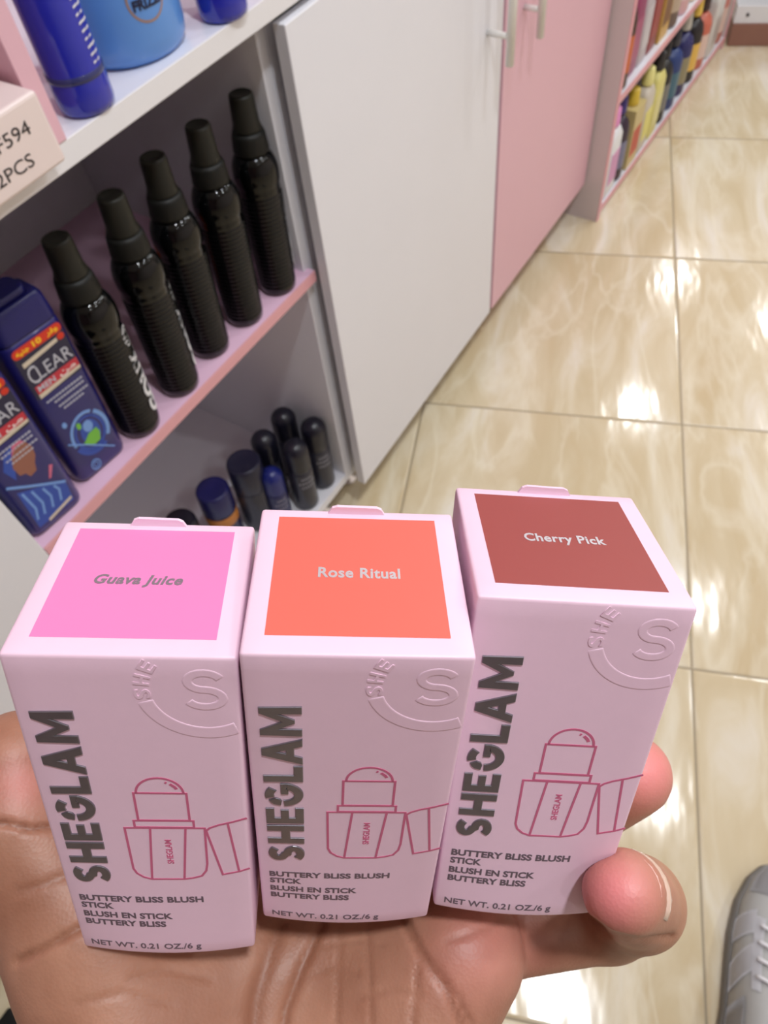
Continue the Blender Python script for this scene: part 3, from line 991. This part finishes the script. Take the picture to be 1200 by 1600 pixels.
# ------------------------------------------------------------------ the three cartons in the hand
W = .030
D_, HB = 1.0066 * W, 2.3435 * W
S_ = W / .034                    # print was measured on a 34 mm wide face
BOXES = [  # rotation, position, racking of the soft carton
    ([0.5736, -0.03321, 0.03744], [-1.12096, 0.60673, 3.12602], (0.01741, -0.05106)),
    ([0.65039, -0.03902, 0.04267], [-0.10605, 0.60334, 3.10987], (0.00236, -0.01077)),
    ([0.53767, -0.00674, 0.06315], [0.91255, 0.40237, 3.31038], (-0.01293, -0.0227))]
BASE = np.array([[1, 0, 0], [0, 0, -1], [0, 1, 0.]])
def rotv(v):
    v = np.array(v); th = np.linalg.norm(v); k = v / th
    Kx = np.array([[0, -k[2], k[1]], [k[2], 0, -k[0]], [-k[1], k[0], 0]])
    return np.eye(3) + math.sin(th) * Kx + (1 - math.cos(th)) * Kx @ Kx
BR = [(rotv(v) @ BASE, np.array(t_) * W) for v, t_, k_ in BOXES]
C2W = np.array([[RIGHT.x, -UP.x, FWD.x], [RIGHT.y, -UP.y, FWD.y], [RIGHT.z, -UP.z, FWD.z]])
CO = np.array([0, 0, H])

def bulge(x, z):
    """front panel bows out slightly towards its lower edge"""
    k = max(0.0, 1 - z / (HB * .55))
    return .0013 * k ** 1.5 * max(0.0, 1 - (2 * x / W) ** 2)

def carton_mesh():
    mb = MB()
    nx, ny, nz = 12, 12, 24
    r = .0006
    def mapp(p):
        hx, hy, hz = W / 2, D_ / 2, HB / 2
        c = Vector((p[0] * hx, p[1] * hy, p[2] * hz))
        q = Vector((max(-hx + r, min(hx - r, c.x)), max(-hy + r, min(hy - r, c.y)), max(-hz + r, min(hz - r, c.z))))
        d = c - q
        if d.length > 1e-9:
            c = q + d.normalized() * r
        o = Vector((c.x, c.y + D_ / 2, c.z + HB / 2))
        if p[1] < 0:
            o.y -= bulge(o.x, o.z) * max(0.0, -p[1])
        return o
    def coords(n, h):
        e = r / h
        a = [-1, -1 + e * .35, -1 + e] + list(np.linspace(-1 + e, 1 - e, n)[1:-1]) + [1 - e, 1 - e * .35, 1]
        return a
    X = coords(nx, W / 2); Y = coords(ny, D_ / 2); Z = coords(nz, HB / 2)
    cache = {}
    def V(p):
        k = tuple(round(v, 6) for v in p)
        if k not in cache:
            cache[k] = mb.bm.verts.new(mapp(p))
        return cache[k]
    def grid(A, B, f):
        for i in range(len(A) - 1):
            for j in range(len(B) - 1):
                mb.face([V(f(A[i], B[j])), V(f(A[i + 1], B[j])), V(f(A[i + 1], B[j + 1])), V(f(A[i], B[j + 1]))], True)
    for s in (-1, 1):
        grid(X, Z, lambda a, b: (a, s, b))
        grid(Y, Z, lambda a, b: (s, a, b))
        grid(X, Y, lambda a, b: (a, b, s))
    return mb

# print is drawn in millimetres of the 34 mm face: u across from the centre, v down from the top edge (negative)
def face_map(v):
    """front-face print coordinates (u, v, height) -> local carton coordinates"""
    x, z = v[0] * .001 * S_, HB + v[1] * .001 * S_
    return Vector((x, -v[2] - bulge(x, z), z))
def top_map(v):
    return Vector((v[0] * .001 * S_, v[1] * .001 * S_, HB + v[2]))
def warp(me, f):
    for v in me.vertices:
        v.co = f(v.co)
    return me

def logo_splines():
    # reading frame: x along the word (mm), y up 0..6.6
    out = []
    hh = 6.6
    def add(poly, x0):
        out.append([(p[0] + x0, p[1]) for p in poly])
    # S
    s = arc(2.6, 4.75, 1.65, 1.15, 30, 270, 14)[:-1] + arc(2.45, 1.95, 1.75, 1.2, 90, -150, 14)
    L, R = stroke_outline(s, 1.55)
    add([tuple(p) for p in L] + [tuple(p) for p in reversed(R)], 0)
    # H
    add([(0, 0), (1.7, 0), (1.7, 2.5), (4.1, 2.5), (4.1, 0), (5.8, 0), (5.8, hh), (4.1, hh), (4.1, 4.1), (1.7, 4.1), (1.7, hh), (0, hh)], 6.0)
    # E
    add([(0, 0), (4.7, 0), (4.7, 1.5), (1.7, 1.5), (1.7, 2.6), (4.2, 2.6), (4.2, 4.0), (1.7, 4.0), (1.7, 5.1), (4.7, 5.1), (4.7, hh), (0, hh)], 12.5)
    # G in three pieces: cut by two slashes at the upper left
    for a0, a1 in ((48, 108),):
        L, R = stroke_outline(arc(3.3, 3.3, 2.5, 2.5, a0, a1, 8), 1.6); add([tuple(p) for p in L] + [tuple(p) for p in reversed(R)], 18.0)
    add([(1.75, 5.95), (2.35, 4.75), (2.0, 4.0), (1.35, 3.7), (.15, 3.9), (.5, 5.1), (1.0, 5.6)], 18.0)
    g = arc(3.3, 3.3, 2.5, 2.5, 178, 352, 20)
    L, R = stroke_outline(g, 1.6)
    add([tuple(p) for p in L] + [(6.6, 3.75), (3.5, 3.75), (3.5, 2.6), (5.0, 2.6)] [::-1][:0] + [tuple(p) for p in reversed(R)], 18.0)
    add([(3.5, 2.55), (6.55, 2.55), (6.55, 3.85), (3.5, 3.85)], 18.0)
    # L
    add([(0, 0), (4.3, 0), (4.3, 1.55), (1.75, 1.55), (1.75, hh), (0, hh)], 25.2)
    # A
    add([(0, 0), (1.8, 0), (2.35, 1.35), (4.35, 1.35), (4.9, 0), (6.7, 0), (4.25, hh), (2.45, hh)], 30.1)
    add([(2.85, 2.7), (3.85, 2.7), (3.35, 4.2)][::-1], 30.1)
    # M
    add([(0, 0), (1.7, 0), (1.75, 3.7), (3.2, 1.1), (4.0, 1.1), (5.45, 3.7), (5.5, 0), (7.2, 0), (7.0, hh), (5.6, hh), (3.6, 3.1), (1.6, hh), (.2, hh)], 37.6)
    return out

def seal_shapes():
    out = []
    cx, cy = 11.8, -6.6
    def clip(poly):
        return [(min(p[0], 16.6), min(p[1], -.5)) for p in poly]
    L, R = stroke_outline(arc(cx, cy, 9.3, 9.3, 196, 300, 26), 2.5)
    out.append(clip([tuple(p) for p in L] + [tuple(p) for p in reversed(R)]))
    s = arc(cx + .1, cy + 1.75, 2.5, 1.75, 20, 270, 14)[:-1] + arc(cx, cy - 1.75, 2.7, 1.8, 90, -155, 14)
    L, R = stroke_outline(s, 1.5)
    out.append([tuple(p) for p in L] + [tuple(p) for p in reversed(R)])
    return out

def drawing(mb):
    w, z1 = .42, .00006
    def Rb(p, closed=False, ww=w):
        n0 = len(mb.bm.verts)
        pts = []
        P = [Vector(q) for q in p]
        ribbon(mb, P, ww, 0, z1, closed)
        mb.bm.verts.ensure_lookup_table()
        for v in mb.bm.verts[n0:]:
            v.co = face_map(v.co)
    Rb(arc(2.85, -30.9, 3.9, 3.9, 180, 0, 20))
    Rb([(-1.5, -30.9), (7.2, -30.9), (7.2, -38.2), (-1.5, -38.2)], True)
    Rb([(-2.3, -38.3), (7.8, -38.3), (7.8, -40.1), (-2.3, -40.1)], True)
    Rb([(-4.1, -40.3), (9.6, -40.3), (9.4, -50.5), (9.1, -52.6), (8.2, -54.2), (6.6, -54.8), (5.0, -55.1), (-.9, -55.1), (-2.3, -54.5), (-3.4, -53.4), (-3.9, -52.0)], True)
    Rb([(.25, -40.4), (-.85, -55.0)]); Rb([(6.3, -40.4), (5.0, -55.0)])
    Rb([(9.8, -41.0), (10.5, -40.2), (12.0, -39.4), (14.5, -38.5), (16.95, -37.4)]); Rb([(9.8, -41.0), (12.0, -53.9), (15.0, -53.1), (16.95, -52.2)])
    Rb([(13.6, -38.8), (15.0, -53.1)])
    Rb([(3.9, -28.1), (4.2, -28.25)], ww=.5); Rb([(4.7, -28.5), (5.4, -29.2), (5.7, -29.8)], ww=.55)

NAMES = [('Guava Juice', -7.6, 6.6, .25), ('Rose Ritual', -6.4, 6.8, 0), ('Cherry Pick', -6.8, 7.2, 0)]
CLAB = ['left pale pink blush stick carton with a bright pink square on top',
        'middle pale pink blush stick carton with a coral square on top',
        'right pale pink blush stick carton with a dark cherry red square on top']
for i in range(3):
    R_, T_ = BR[i]
    Rw = C2W @ R_
    org = CO + C2W @ (T_ + R_ @ np.array([0, 0, -HB]))      # bottom of the front face
    t = thing('cosmetics_carton', CLAB[i], 'carton', (0, 0, 0), group=None, scale=1.0)
    Mw = Matrix([list(Rw[r_]) + [float(org[r_])] for r_ in range(3)] + [[0, 0, 0, 1]])
    t.matrix_world = Mw
    body = build('carton_body', carton_mesh(), CARD, t, scale=1.0)
    # small tuck tab standing behind the top edge
    mb = MB()
    hy = D_
    prof = [(-5.2, 0), (-4.5, 1.05), (-3.6, 1.35), (3.4, 1.25), (4.2, .9), (4.8, 0)]
    vs1 = [mb.bm.verts.new((x * .001 * S_, hy - .0010, HB - .0012 + z * .001 + .0012)) for x, z in prof]
    vs2 = [mb.bm.verts.new((x * .001 * S_, hy - .0004, HB - .0012 + z * .001 + .0012)) for x, z in prof]
    vs0 = [mb.bm.verts.new((x * .001 * S_, hy - .0010, HB - .0006)) for x, z in (prof[0], prof[-1])]
    mb.face(vs1); mb.face(list(reversed(vs2)))
    for a in range(len(prof)):
        b_ = (a + 1) % len(prof)
        mb.face([vs1[a], vs1[b_], vs2[b_], vs2[a]])
    for v in vs0:
        mb.bm.verts.remove(v)
    build('tuck_tab', mb, CARD_IN, t, scale=1.0)
    mb = MB(); plate(mb, [top_map((x, y, 0)).to_tuple()[:2] for x, y in ((-13.7, 3.7), (13.6, 3.7), (13.6, 31.8), (-13.7, 31.8))], HB - .0001, HB + .00005)
    o = build('shade_panel', mb, TOPC[i], t, scale=1.0)
    o['label'] = ['bright pink square', 'coral square', 'dark cherry red square'][i]
    nm, x0, x1, sh = NAMES[i]
    mb = MB(); mb.add_mesh(warp(text_mesh(nm, x0, x1, 16.4, 2.35, .00012, off=.026, shear=sh, spacing=1.06), top_map))
    build('shade_name', mb, FOIL2 if i else FOIL3, o, scale=1.0)
    mb = MB()
    for v in mb.add_mesh(curve_mesh(logo_splines(), .09, .16)):
        x, y, z = v.co
        v.co = face_map(Vector((-8.2 - y, -56.2 + x, max(0.0, z + .10) * .00075)))
    for f in mb.bm.faces:
        f.smooth = False
    build('foil_logo', mb, FOIL, t, scale=1.0)
    mb = MB()
    for v in mb.add_mesh(curve_mesh(seal_shapes(), .02, .28)):
        x, y, z = v.co
        v.co = face_map(Vector((x, y, (z * .00026))))
    for a, ch in ((186, 'S'), (168, 'H'), (150, 'E')):
        me = text_mesh(ch, -1.0, 1.0, -1.2, 2.4, .0001, off=.02)
        ar = math.radians(a)
        for v in me.vertices:
            p = v.co.copy()
            rad, tan = 9.3 + p.y, p.x
            ang = ar - tan / 9.3
            q = (11.8 + rad * math.cos(ang), -6.6 + rad * math.sin(ang))
            v.co = face_map(Vector((q[0], min(q[1], -.4), .00010 if p.z > .00005 else 0)))
        mb.add_mesh(me)
    for f in mb.bm.faces:
        f.smooth = True
    build('embossed_seal', mb, CARD, t, scale=1.0)
    mb = MB(); drawing(mb)
    mb.add_mesh(warp(text_mesh('SHEGLAM', 0, 6.9, 0, 1.15, .00005, off=.02), lambda v: face_map(Vector((3.5 - v.y, -50.5 + v.x, v.z)))))
    build('product_drawing', mb, ROSE, t, scale=1.0)
    mb = MB()
    for body_, u0, u1, v0 in (('BUTTERY BLISS BLUSH', -15.0, 8.0, -62.3), ('STICK', -15.0, -9.0, -64.7), ('BLUSH EN STICK', -15.0, 1.8, -67.6), ('BUTTERY BLISS', -15.0, .4, -70.2)):
        mb.add_mesh(warp(text_mesh(body_, u0, u1, v0, 1.7, .00005, off=.034), face_map))
    mb.add_mesh(warp(text_mesh('NET WT. 0.21 OZ./6 g', -15.0, 6.6, -77.7, 1.75, .00005, off=.016), face_map))
    build('caption_lettering', mb, INK, t, scale=1.0)
    k1, k2 = BOXES[i][2]
    SH = Matrix(((1, k2, k1, -k1 * HB), (0, 1, 0, 0), (0, 0, 1, 0), (0, 0, 0, 1)))
    for ch in t.children_recursive:
        ch.data.transform(SH)

# ------------------------------------------------------------------ the hand (one continuous surface from a distance field)
def PX(px, py, z):
    return np.array([(px - 600) / FPX * z, (py - 800) / FPX * z, z])
def BXP(i, u, y, v):
    R_, T_ = BR[i]
    return T_ + R_ @ np.array([u, y, v])

def make_grid(lo, hi, h, ext):
    ax = []
    for k in range(3):
        a = np.arange(lo[k], hi[k], h)
        if k == 1:
            b = [a[-1]]
            st = h
            while b[-1] < ext:
                st = min(st * 1.12, .004)
                b.append(b[-1] + st)
            a = np.concatenate([a, b[1:]])
        ax.append(a.astype(np.float32))
    return ax

def rcone(P, a, b, ra, rb):
    a = a.astype(np.float32); b = b.astype(np.float32)
    ba = b - a
    X, Y, Z = P
    pa = (X - a[0], Y - a[1], Z - a[2])
    t = (pa[0] * ba[0] + pa[1] * ba[1] + pa[2] * ba[2]) / float(ba @ ba)
    t = np.clip(t, 0, 1)
    dx, dy, dz = pa[0] - t * ba[0], pa[1] - t * ba[1], pa[2] - t * ba[2]
    return np.sqrt(dx * dx + dy * dy + dz * dz) - (ra + (rb - ra) * t)

def smin(a, b, k):
    h = np.clip(.5 + .5 * (b - a) / k, 0, 1)
    return b + (a - b) * h - k * h * (1 - h)
def smax(a, b, k):
    return -smin(-a, -b, k)

def boxsdf(P, i, grow):
    R_, T_ = BR[i]
    X, Y, Z = P
    q = []
    cen = (0, D_ / 2, -HB / 2); half = (W / 2 + grow, D_ / 2 + grow, HB / 2 + grow)
    for k in range(3):
        c = R_[:, k]
        v = (X - T_[0]) * c[0] + (Y - T_[1]) * c[1] + (Z - T_[2]) * c[2]
        q.append(np.abs(v - cen[k]) - half[k])
    ins = np.minimum(np.maximum(np.maximum(q[0], q[1]), q[2]), 0)
    o = np.sqrt(np.maximum(q[0], 0) ** 2 + np.maximum(q[1], 0) ** 2 + np.maximum(q[2], 0) ** 2)
    return o + ins

def surface_nets(F, ax):
    S = F.shape
    ins = F < 0
    def cells(A):
        return [A[i:S[0] - 1 + i, j:S[1] - 1 + j, k:S[2] - 1 + k] for i in (0, 1) for j in (0, 1) for k in (0, 1)]
    cs = cells(ins)
    cnt = sum(c.astype(np.int8) for c in cs)
    act = (cnt > 0) & (cnt < 8)
    idx = -np.ones(act.shape, np.int64)
    I = np.argwhere(act)
    idx[act] = np.arange(len(I))
    corner = {(i, j, k): F[I[:, 0] + i, I[:, 1] + j, I[:, 2] + k] for i in (0, 1) for j in (0, 1) for k in (0, 1)}
    pos = {c: np.stack([ax[0][I[:, 0] + c[0]], ax[1][I[:, 1] + c[1]], ax[2][I[:, 2] + c[2]]], -1) for c in corner}
    acc = np.zeros((len(I), 3)); n = np.zeros(len(I))
    keys = list(corner)
    for a in keys:
        for d in range(3):
            if a[d] == 0:
                b = list(a); b[d] = 1; b = tuple(b)
                fa, fb = corner[a], corner[b]
                m = (fa < 0) != (fb < 0)
                t = np.where(m, fa / np.where(m, fa - fb, 1), 0)
                p = pos[a] + (pos[b] - pos[a]) * t[:, None]
                acc[m] += p[m]; n[m] += 1
    V = acc / n[:, None]
    faces = []
    for d in range(3):
        sl0 = [slice(None)] * 3; sl1 = [slice(None)] * 3
        sl0[d] = slice(0, -1); sl1[d] = slice(1, None)
        A, B = ins[tuple(sl0)], ins[tuple(sl1)]
        E_ = np.argwhere(A != B)
        e1, e2 = [(1, 2), (2, 0), (0, 1)][d]
        ok = (E_[:, e1] > 0) & (E_[:, e2] > 0) & (E_[:, e1] < S[e1] - 1) & (E_[:, e2] < S[e2] - 1)
        E_ = E_[ok]
        flip = A[tuple(E_.T)]
        q = []
        for o1, o2 in ((0, 0), (-1, 0), (-1, -1), (0, -1)):
            c = E_.copy(); c[:, e1] += o1; c[:, e2] += o2
            q.append(idx[tuple(c.T)])
        q = np.stack(q, -1)
        q[~flip] = q[~flip][:, ::-1]
        faces.append(q)
    return V, np.concatenate(faces)

def crease_field(px, py, lines):
    out = np.zeros_like(px)
    for pts, w, dep in lines:
        best = np.full_like(px, 1e9)
        for (ax_, ay), (bx, by) in zip(pts, pts[1:]):
            t = np.clip(((px - ax_) * (bx - ax_) + (py - ay) * (by - ay)) / ((bx - ax_) ** 2 + (by - ay) ** 2), 0, 1)
            best = np.minimum(best, np.hypot(px - ax_ - t * (bx - ax_), py - ay - t * (by - ay)))
        out = np.maximum(out, dep * np.exp(-(best / w) ** 2))
    return out

def make_hand():
    ax = make_grid((-.098, -.012, .098), (.075, .125, .215), .00085, .34)
    P = np.meshgrid(*ax, indexing='ij')
    f = None
    palm = [(PX(236, 1690, .146), PX(158, 1460, .150), .0200, .0166),
            (PX(300, 1760, .152), PX(330, 1520, .160), .0215, .0190),
            (PX(450, 1760, .156), PX(470, 1510, .165), .0205, .0190),
            (PX(560, 1760, .154), PX(600, 1510, .163), .0200, .0180),
            (PX(590, 1680, .148), PX(716, 1488, .152), .0160, .0134),
            (PX(330, 1560, .166), PX(640, 1500, .170), .0190, .0170),
            (np.array([-.022, .135, .162]), np.array([-.015, .20, .175]), .0265, .0255),
            (np.array([-.015, .19, .175]), np.array([.00, .36, .225]), .0270, .036)]
    for a, b, ra, rb in palm:
        d = rcone(P, a, b, ra, rb)
        f = d if f is None else smin(f, d, .009)
    g = .0002
    fingers = [  # thumb
        [(PX(150, 1460, .151), PX(32, 1275, .151), .0168, .0128), (PX(32, 1275, .151), PX(28, 1192, .153), .0126, .0106)],
        # index and middle lie along the backs of the cartons
        [(PX(300, 1490, .170), BXP(0, -.002, D_ + .010, -HB + .012), .0125, .0098), (BXP(0, -.002, D_ + .010, -HB + .012), BXP(0, .002, D_ + .009, -.030), .0098, .0082)],
        [(PX(470, 1490, .174), BXP(1, -.004, D_ + .010, -HB + .012), .0125, .0100), (BXP(1, -.004, D_ + .010, -HB + .012), BXP(1, -.001, D_ + .009, -.022), .0100, .0083)],
        # ring finger: tip shows beyond the right carton
        [(PX(600, 1480, .172), BXP(2, -.010, D_ + .010, -HB + .010), .0118, .0096), (BXP(2, -.010, D_ + .010, -HB + .010), PX(900, 1262, .172), .0096, .0092), (PX(900, 1262, .172), PX(985, 1210, .163), .0092, .0088)],
        # little finger, folded over the corner
        [(PX(745, 1464, .160), PX(950, 1432, .164), .0090, .0088), (PX(950, 1432, .164), PX(996, 1410, .150), .0092, .0090), (PX(996, 1410, .150), PX(974, 1393, .1265), .0089, .0070)]]
    for ch in fingers:
        fd = None
        for a, b, ra, rb in ch:
            d = rcone(P, a, b, ra, rb)
            fd = d if fd is None else smin(fd, d, .0018)
        f = smin(f, fd, .0045 if ch is not fingers[-1] else .0022)
    for i in range(3):
        f = smax(f, -boxsdf(P, i, .0002), .0012)
    V, Q = surface_nets(f, ax)
    px = V[:, 0] / V[:, 2] * FPX + 600
    py = V[:, 1] / V[:, 2] * FPX + 800
    # light smoothing
    E_ = np.concatenate([Q[:, [0, 1]], Q[:, [1, 2]], Q[:, [2, 3]], Q[:, [3, 0]]])
    E_ = np.concatenate([E_, E_[:, ::-1]])
    deg = np.bincount(E_[:, 0], minlength=len(V)).astype(float)
    for it in range(3):
        s = np.stack([np.bincount(E_[:, 0], weights=V[E_[:, 1], k], minlength=len(V)) for k in range(3)], -1) / deg[:, None]
        V = V * .4 + s * .6
    # normals
    n = np.zeros_like(V)
    fn = np.cross(V[Q[:, 2]] - V[Q[:, 0]], V[Q[:, 3]] - V[Q[:, 1]])
    for k in range(4):
        for c in range(3):
            n[:, c] += np.bincount(Q[:, k], weights=fn[:, c], minlength=len(V))
    n /= np.linalg.norm(n, axis=1)[:, None] + 1e-12
    if np.mean((n * (V - V.mean(0))).sum(1)) < 0:
        n = -n; Q = Q[:, ::-1]
    front = (n[:, 2] < .15)
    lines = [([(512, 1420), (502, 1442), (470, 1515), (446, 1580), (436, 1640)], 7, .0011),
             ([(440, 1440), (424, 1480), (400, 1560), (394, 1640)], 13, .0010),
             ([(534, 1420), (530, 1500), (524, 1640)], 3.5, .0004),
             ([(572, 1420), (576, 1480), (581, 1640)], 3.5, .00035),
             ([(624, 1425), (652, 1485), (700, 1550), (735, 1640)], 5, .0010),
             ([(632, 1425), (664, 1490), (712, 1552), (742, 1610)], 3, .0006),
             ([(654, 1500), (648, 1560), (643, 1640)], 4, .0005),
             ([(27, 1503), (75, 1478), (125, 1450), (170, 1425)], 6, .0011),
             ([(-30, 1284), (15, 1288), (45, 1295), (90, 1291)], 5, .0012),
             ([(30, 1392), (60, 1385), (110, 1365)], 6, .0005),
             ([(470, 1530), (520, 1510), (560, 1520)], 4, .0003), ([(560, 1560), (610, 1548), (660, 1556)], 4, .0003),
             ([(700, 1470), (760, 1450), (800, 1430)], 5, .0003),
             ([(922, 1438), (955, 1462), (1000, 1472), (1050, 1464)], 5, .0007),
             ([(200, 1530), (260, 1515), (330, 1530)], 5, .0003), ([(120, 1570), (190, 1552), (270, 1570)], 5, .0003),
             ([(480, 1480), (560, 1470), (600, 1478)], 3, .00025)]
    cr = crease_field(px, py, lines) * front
    V2 = V - n * cr[:, None]
    # pink pads
    def blob(cx, cy, r, zlo, zhi):
        return np.exp(-(((px - cx) / r) ** 2 + ((py - cy) / r) ** 2)) * ((V[:, 2] > zlo) & (V[:, 2] < zhi))
    red = 1.0 * blob(958, 1395, 62, .10, .140) + .9 * blob(1010, 1200, 60, .14, .2) + .45 * blob(30, 1225, 45, .1, .2) + .35 * blob(760, 1480, 90, .1, .2)
    red = np.clip(red, 0, 1)
    W3 = V2 @ C2W.T + CO
    org = np.array([W3[:, 0].mean(), W3[:, 1].mean(), W3[:, 2].min()])
    me = bpy.data.meshes.new('hand')
    me.from_pydata((W3 - org).tolist(), [], Q.tolist())
    me.polygons.foreach_set('use_smooth', [True] * len(me.polygons))
    a = me.attributes.new('pad', 'FLOAT', 'POINT'); a.data.foreach_set('value', red.astype(np.float32))
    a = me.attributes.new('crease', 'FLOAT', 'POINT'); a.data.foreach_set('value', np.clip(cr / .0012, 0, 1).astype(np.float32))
    o = bpy.data.objects.new('hand', me)
    COL.objects.link(o)
    o.location = org
    return o, org

def skin_material():
    m = mat('brown_skin', (178, 130, 104), 0.48, sss=0.12)
    nt = m.node_tree; N, L = nt.nodes, nt.links
    b = N['Principled BSDF']
    for l in list(b.inputs['Base Color'].links):
        L.remove(l)
    tc = N.new('ShaderNodeTexCoord')
    n1 = N.new('ShaderNodeTexNoise'); n1.inputs['Scale'].default_value = 60; n1.inputs['Detail'].default_value = 5
    L.new(tc.outputs['Object'], n1.inputs['Vector'])
    cr = N.new('ShaderNodeValToRGB')
    cr.color_ramp.elements[0].position = .32; cr.color_ramp.elements[0].color = lin(SKIN_A)
    cr.color_ramp.elements[1].position = .70; cr.color_ramp.elements[1].color = lin(SKIN_B)
    L.new(n1.outputs['Fac'], cr.inputs[0])
    ap = N.new('ShaderNodeAttribute'); ap.attribute_name = 'pad'
    m1 = N.new('ShaderNodeMixRGB'); L.new(ap.outputs['Fac'], m1.inputs[0]); L.new(cr.outputs[0], m1.inputs[1]); m1.inputs[2].default_value = lin((226, 134, 134))
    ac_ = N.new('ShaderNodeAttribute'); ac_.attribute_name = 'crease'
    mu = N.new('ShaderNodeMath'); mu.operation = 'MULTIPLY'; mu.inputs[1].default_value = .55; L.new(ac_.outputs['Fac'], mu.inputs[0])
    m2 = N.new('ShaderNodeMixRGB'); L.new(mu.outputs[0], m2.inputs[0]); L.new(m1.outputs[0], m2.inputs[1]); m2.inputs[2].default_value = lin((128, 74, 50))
    L.new(m2.outputs[0], b.inputs['Base Color'])
    v = N.new('ShaderNodeTexVoronoi'); v.inputs['Scale'].default_value = 1500
    L.new(tc.outputs['Object'], v.inputs['Vector'])
    n2 = N.new('ShaderNodeTexNoise'); n2.inputs['Scale'].default_value = 350; n2.inputs['Detail'].default_value = 4
    L.new(tc.outputs['Object'], n2.inputs['Vector'])
    ad = N.new('ShaderNodeMath'); ad.operation = 'ADD'; L.new(v.outputs['Distance'], ad.inputs[0]); L.new(n2.outputs['Fac'], ad.inputs[1])
    bp = N.new('ShaderNodeBump'); bp.inputs['Strength'].default_value = .14; bp.inputs['Distance'].default_value = .0003
    L.new(ad.outputs[0], bp.inputs['Height']); L.new(bp.outputs[0], b.inputs['Normal'])
    return m

SKIN_A, SKIN_B = (154, 104, 82), (184, 134, 110)
hand, horg = make_hand()
hand.data.materials.append(skin_material())
hand['label'] = 'open brown-skinned hand and wrist holding up the three pink cartons'
hand['category'] = 'hand'

def nail(tip, base_, up, r, length, half):
    """curved nail plate along base_->tip on the side of direction up (camera coordinates)"""
    d = (tip - base_); d /= np.linalg.norm(d)
    u = up - d * (up @ d); u /= np.linalg.norm(u)
    s = np.cross(d, u)
    mb = MB()
    lay = []
    for dr in (0.0, -.0011):
        g = []
        for i in range(9):
            row = []
            a = -half + 2 * half * i / 8
            for j in range(7):
                q = j / 6
                rr_ = r * (1 - .14 * q * q) + dr
                ln = (q - .5) * length - (abs(a) / half) ** 3 * length * .12 * q
                p = tip + d * (ln - length * .16) + (u * math.cos(a) + s * math.sin(a)) * rr_
                row.append(mb.bm.verts.new(Vector((C2W @ p + CO) - horg)))
            g.append(row)
        lay.append(g)
    A, B = lay
    for i in range(8):
        for j in range(6):
            mb.face([A[i][j], A[i + 1][j], A[i + 1][j + 1], A[i][j + 1]], True)
            mb.face([B[i][j], B[i][j + 1], B[i + 1][j + 1], B[i + 1][j]], True)
        mb.face([A[i][6], A[i + 1][6], B[i + 1][6], B[i][6]])
        mb.face([A[i][0], B[i][0], B[i + 1][0], A[i + 1][0]])
    for j in range(6):
        mb.face([A[0][j], A[0][j + 1], B[0][j + 1], B[0][j]])
        mb.face([A[8][j], B[8][j], B[8][j + 1], A[8][j + 1]])
    return mb
NAILM = mat('nail_plate', (232, 190, 180), .25, coat=.4)
build('fingernail', nail(PX(974, 1393, .1265), PX(1000, 1407, .148), np.array([1.0, -.30, .1]), .0074, .0085, .95), NAILM, hand, scale=1.0)
build('fingernail', nail(PX(985, 1210, .163), PX(900, 1262, .172), np.array([.1, -.3, 1.0]), .0087, .0110, .9), NAILM, hand, scale=1.0)
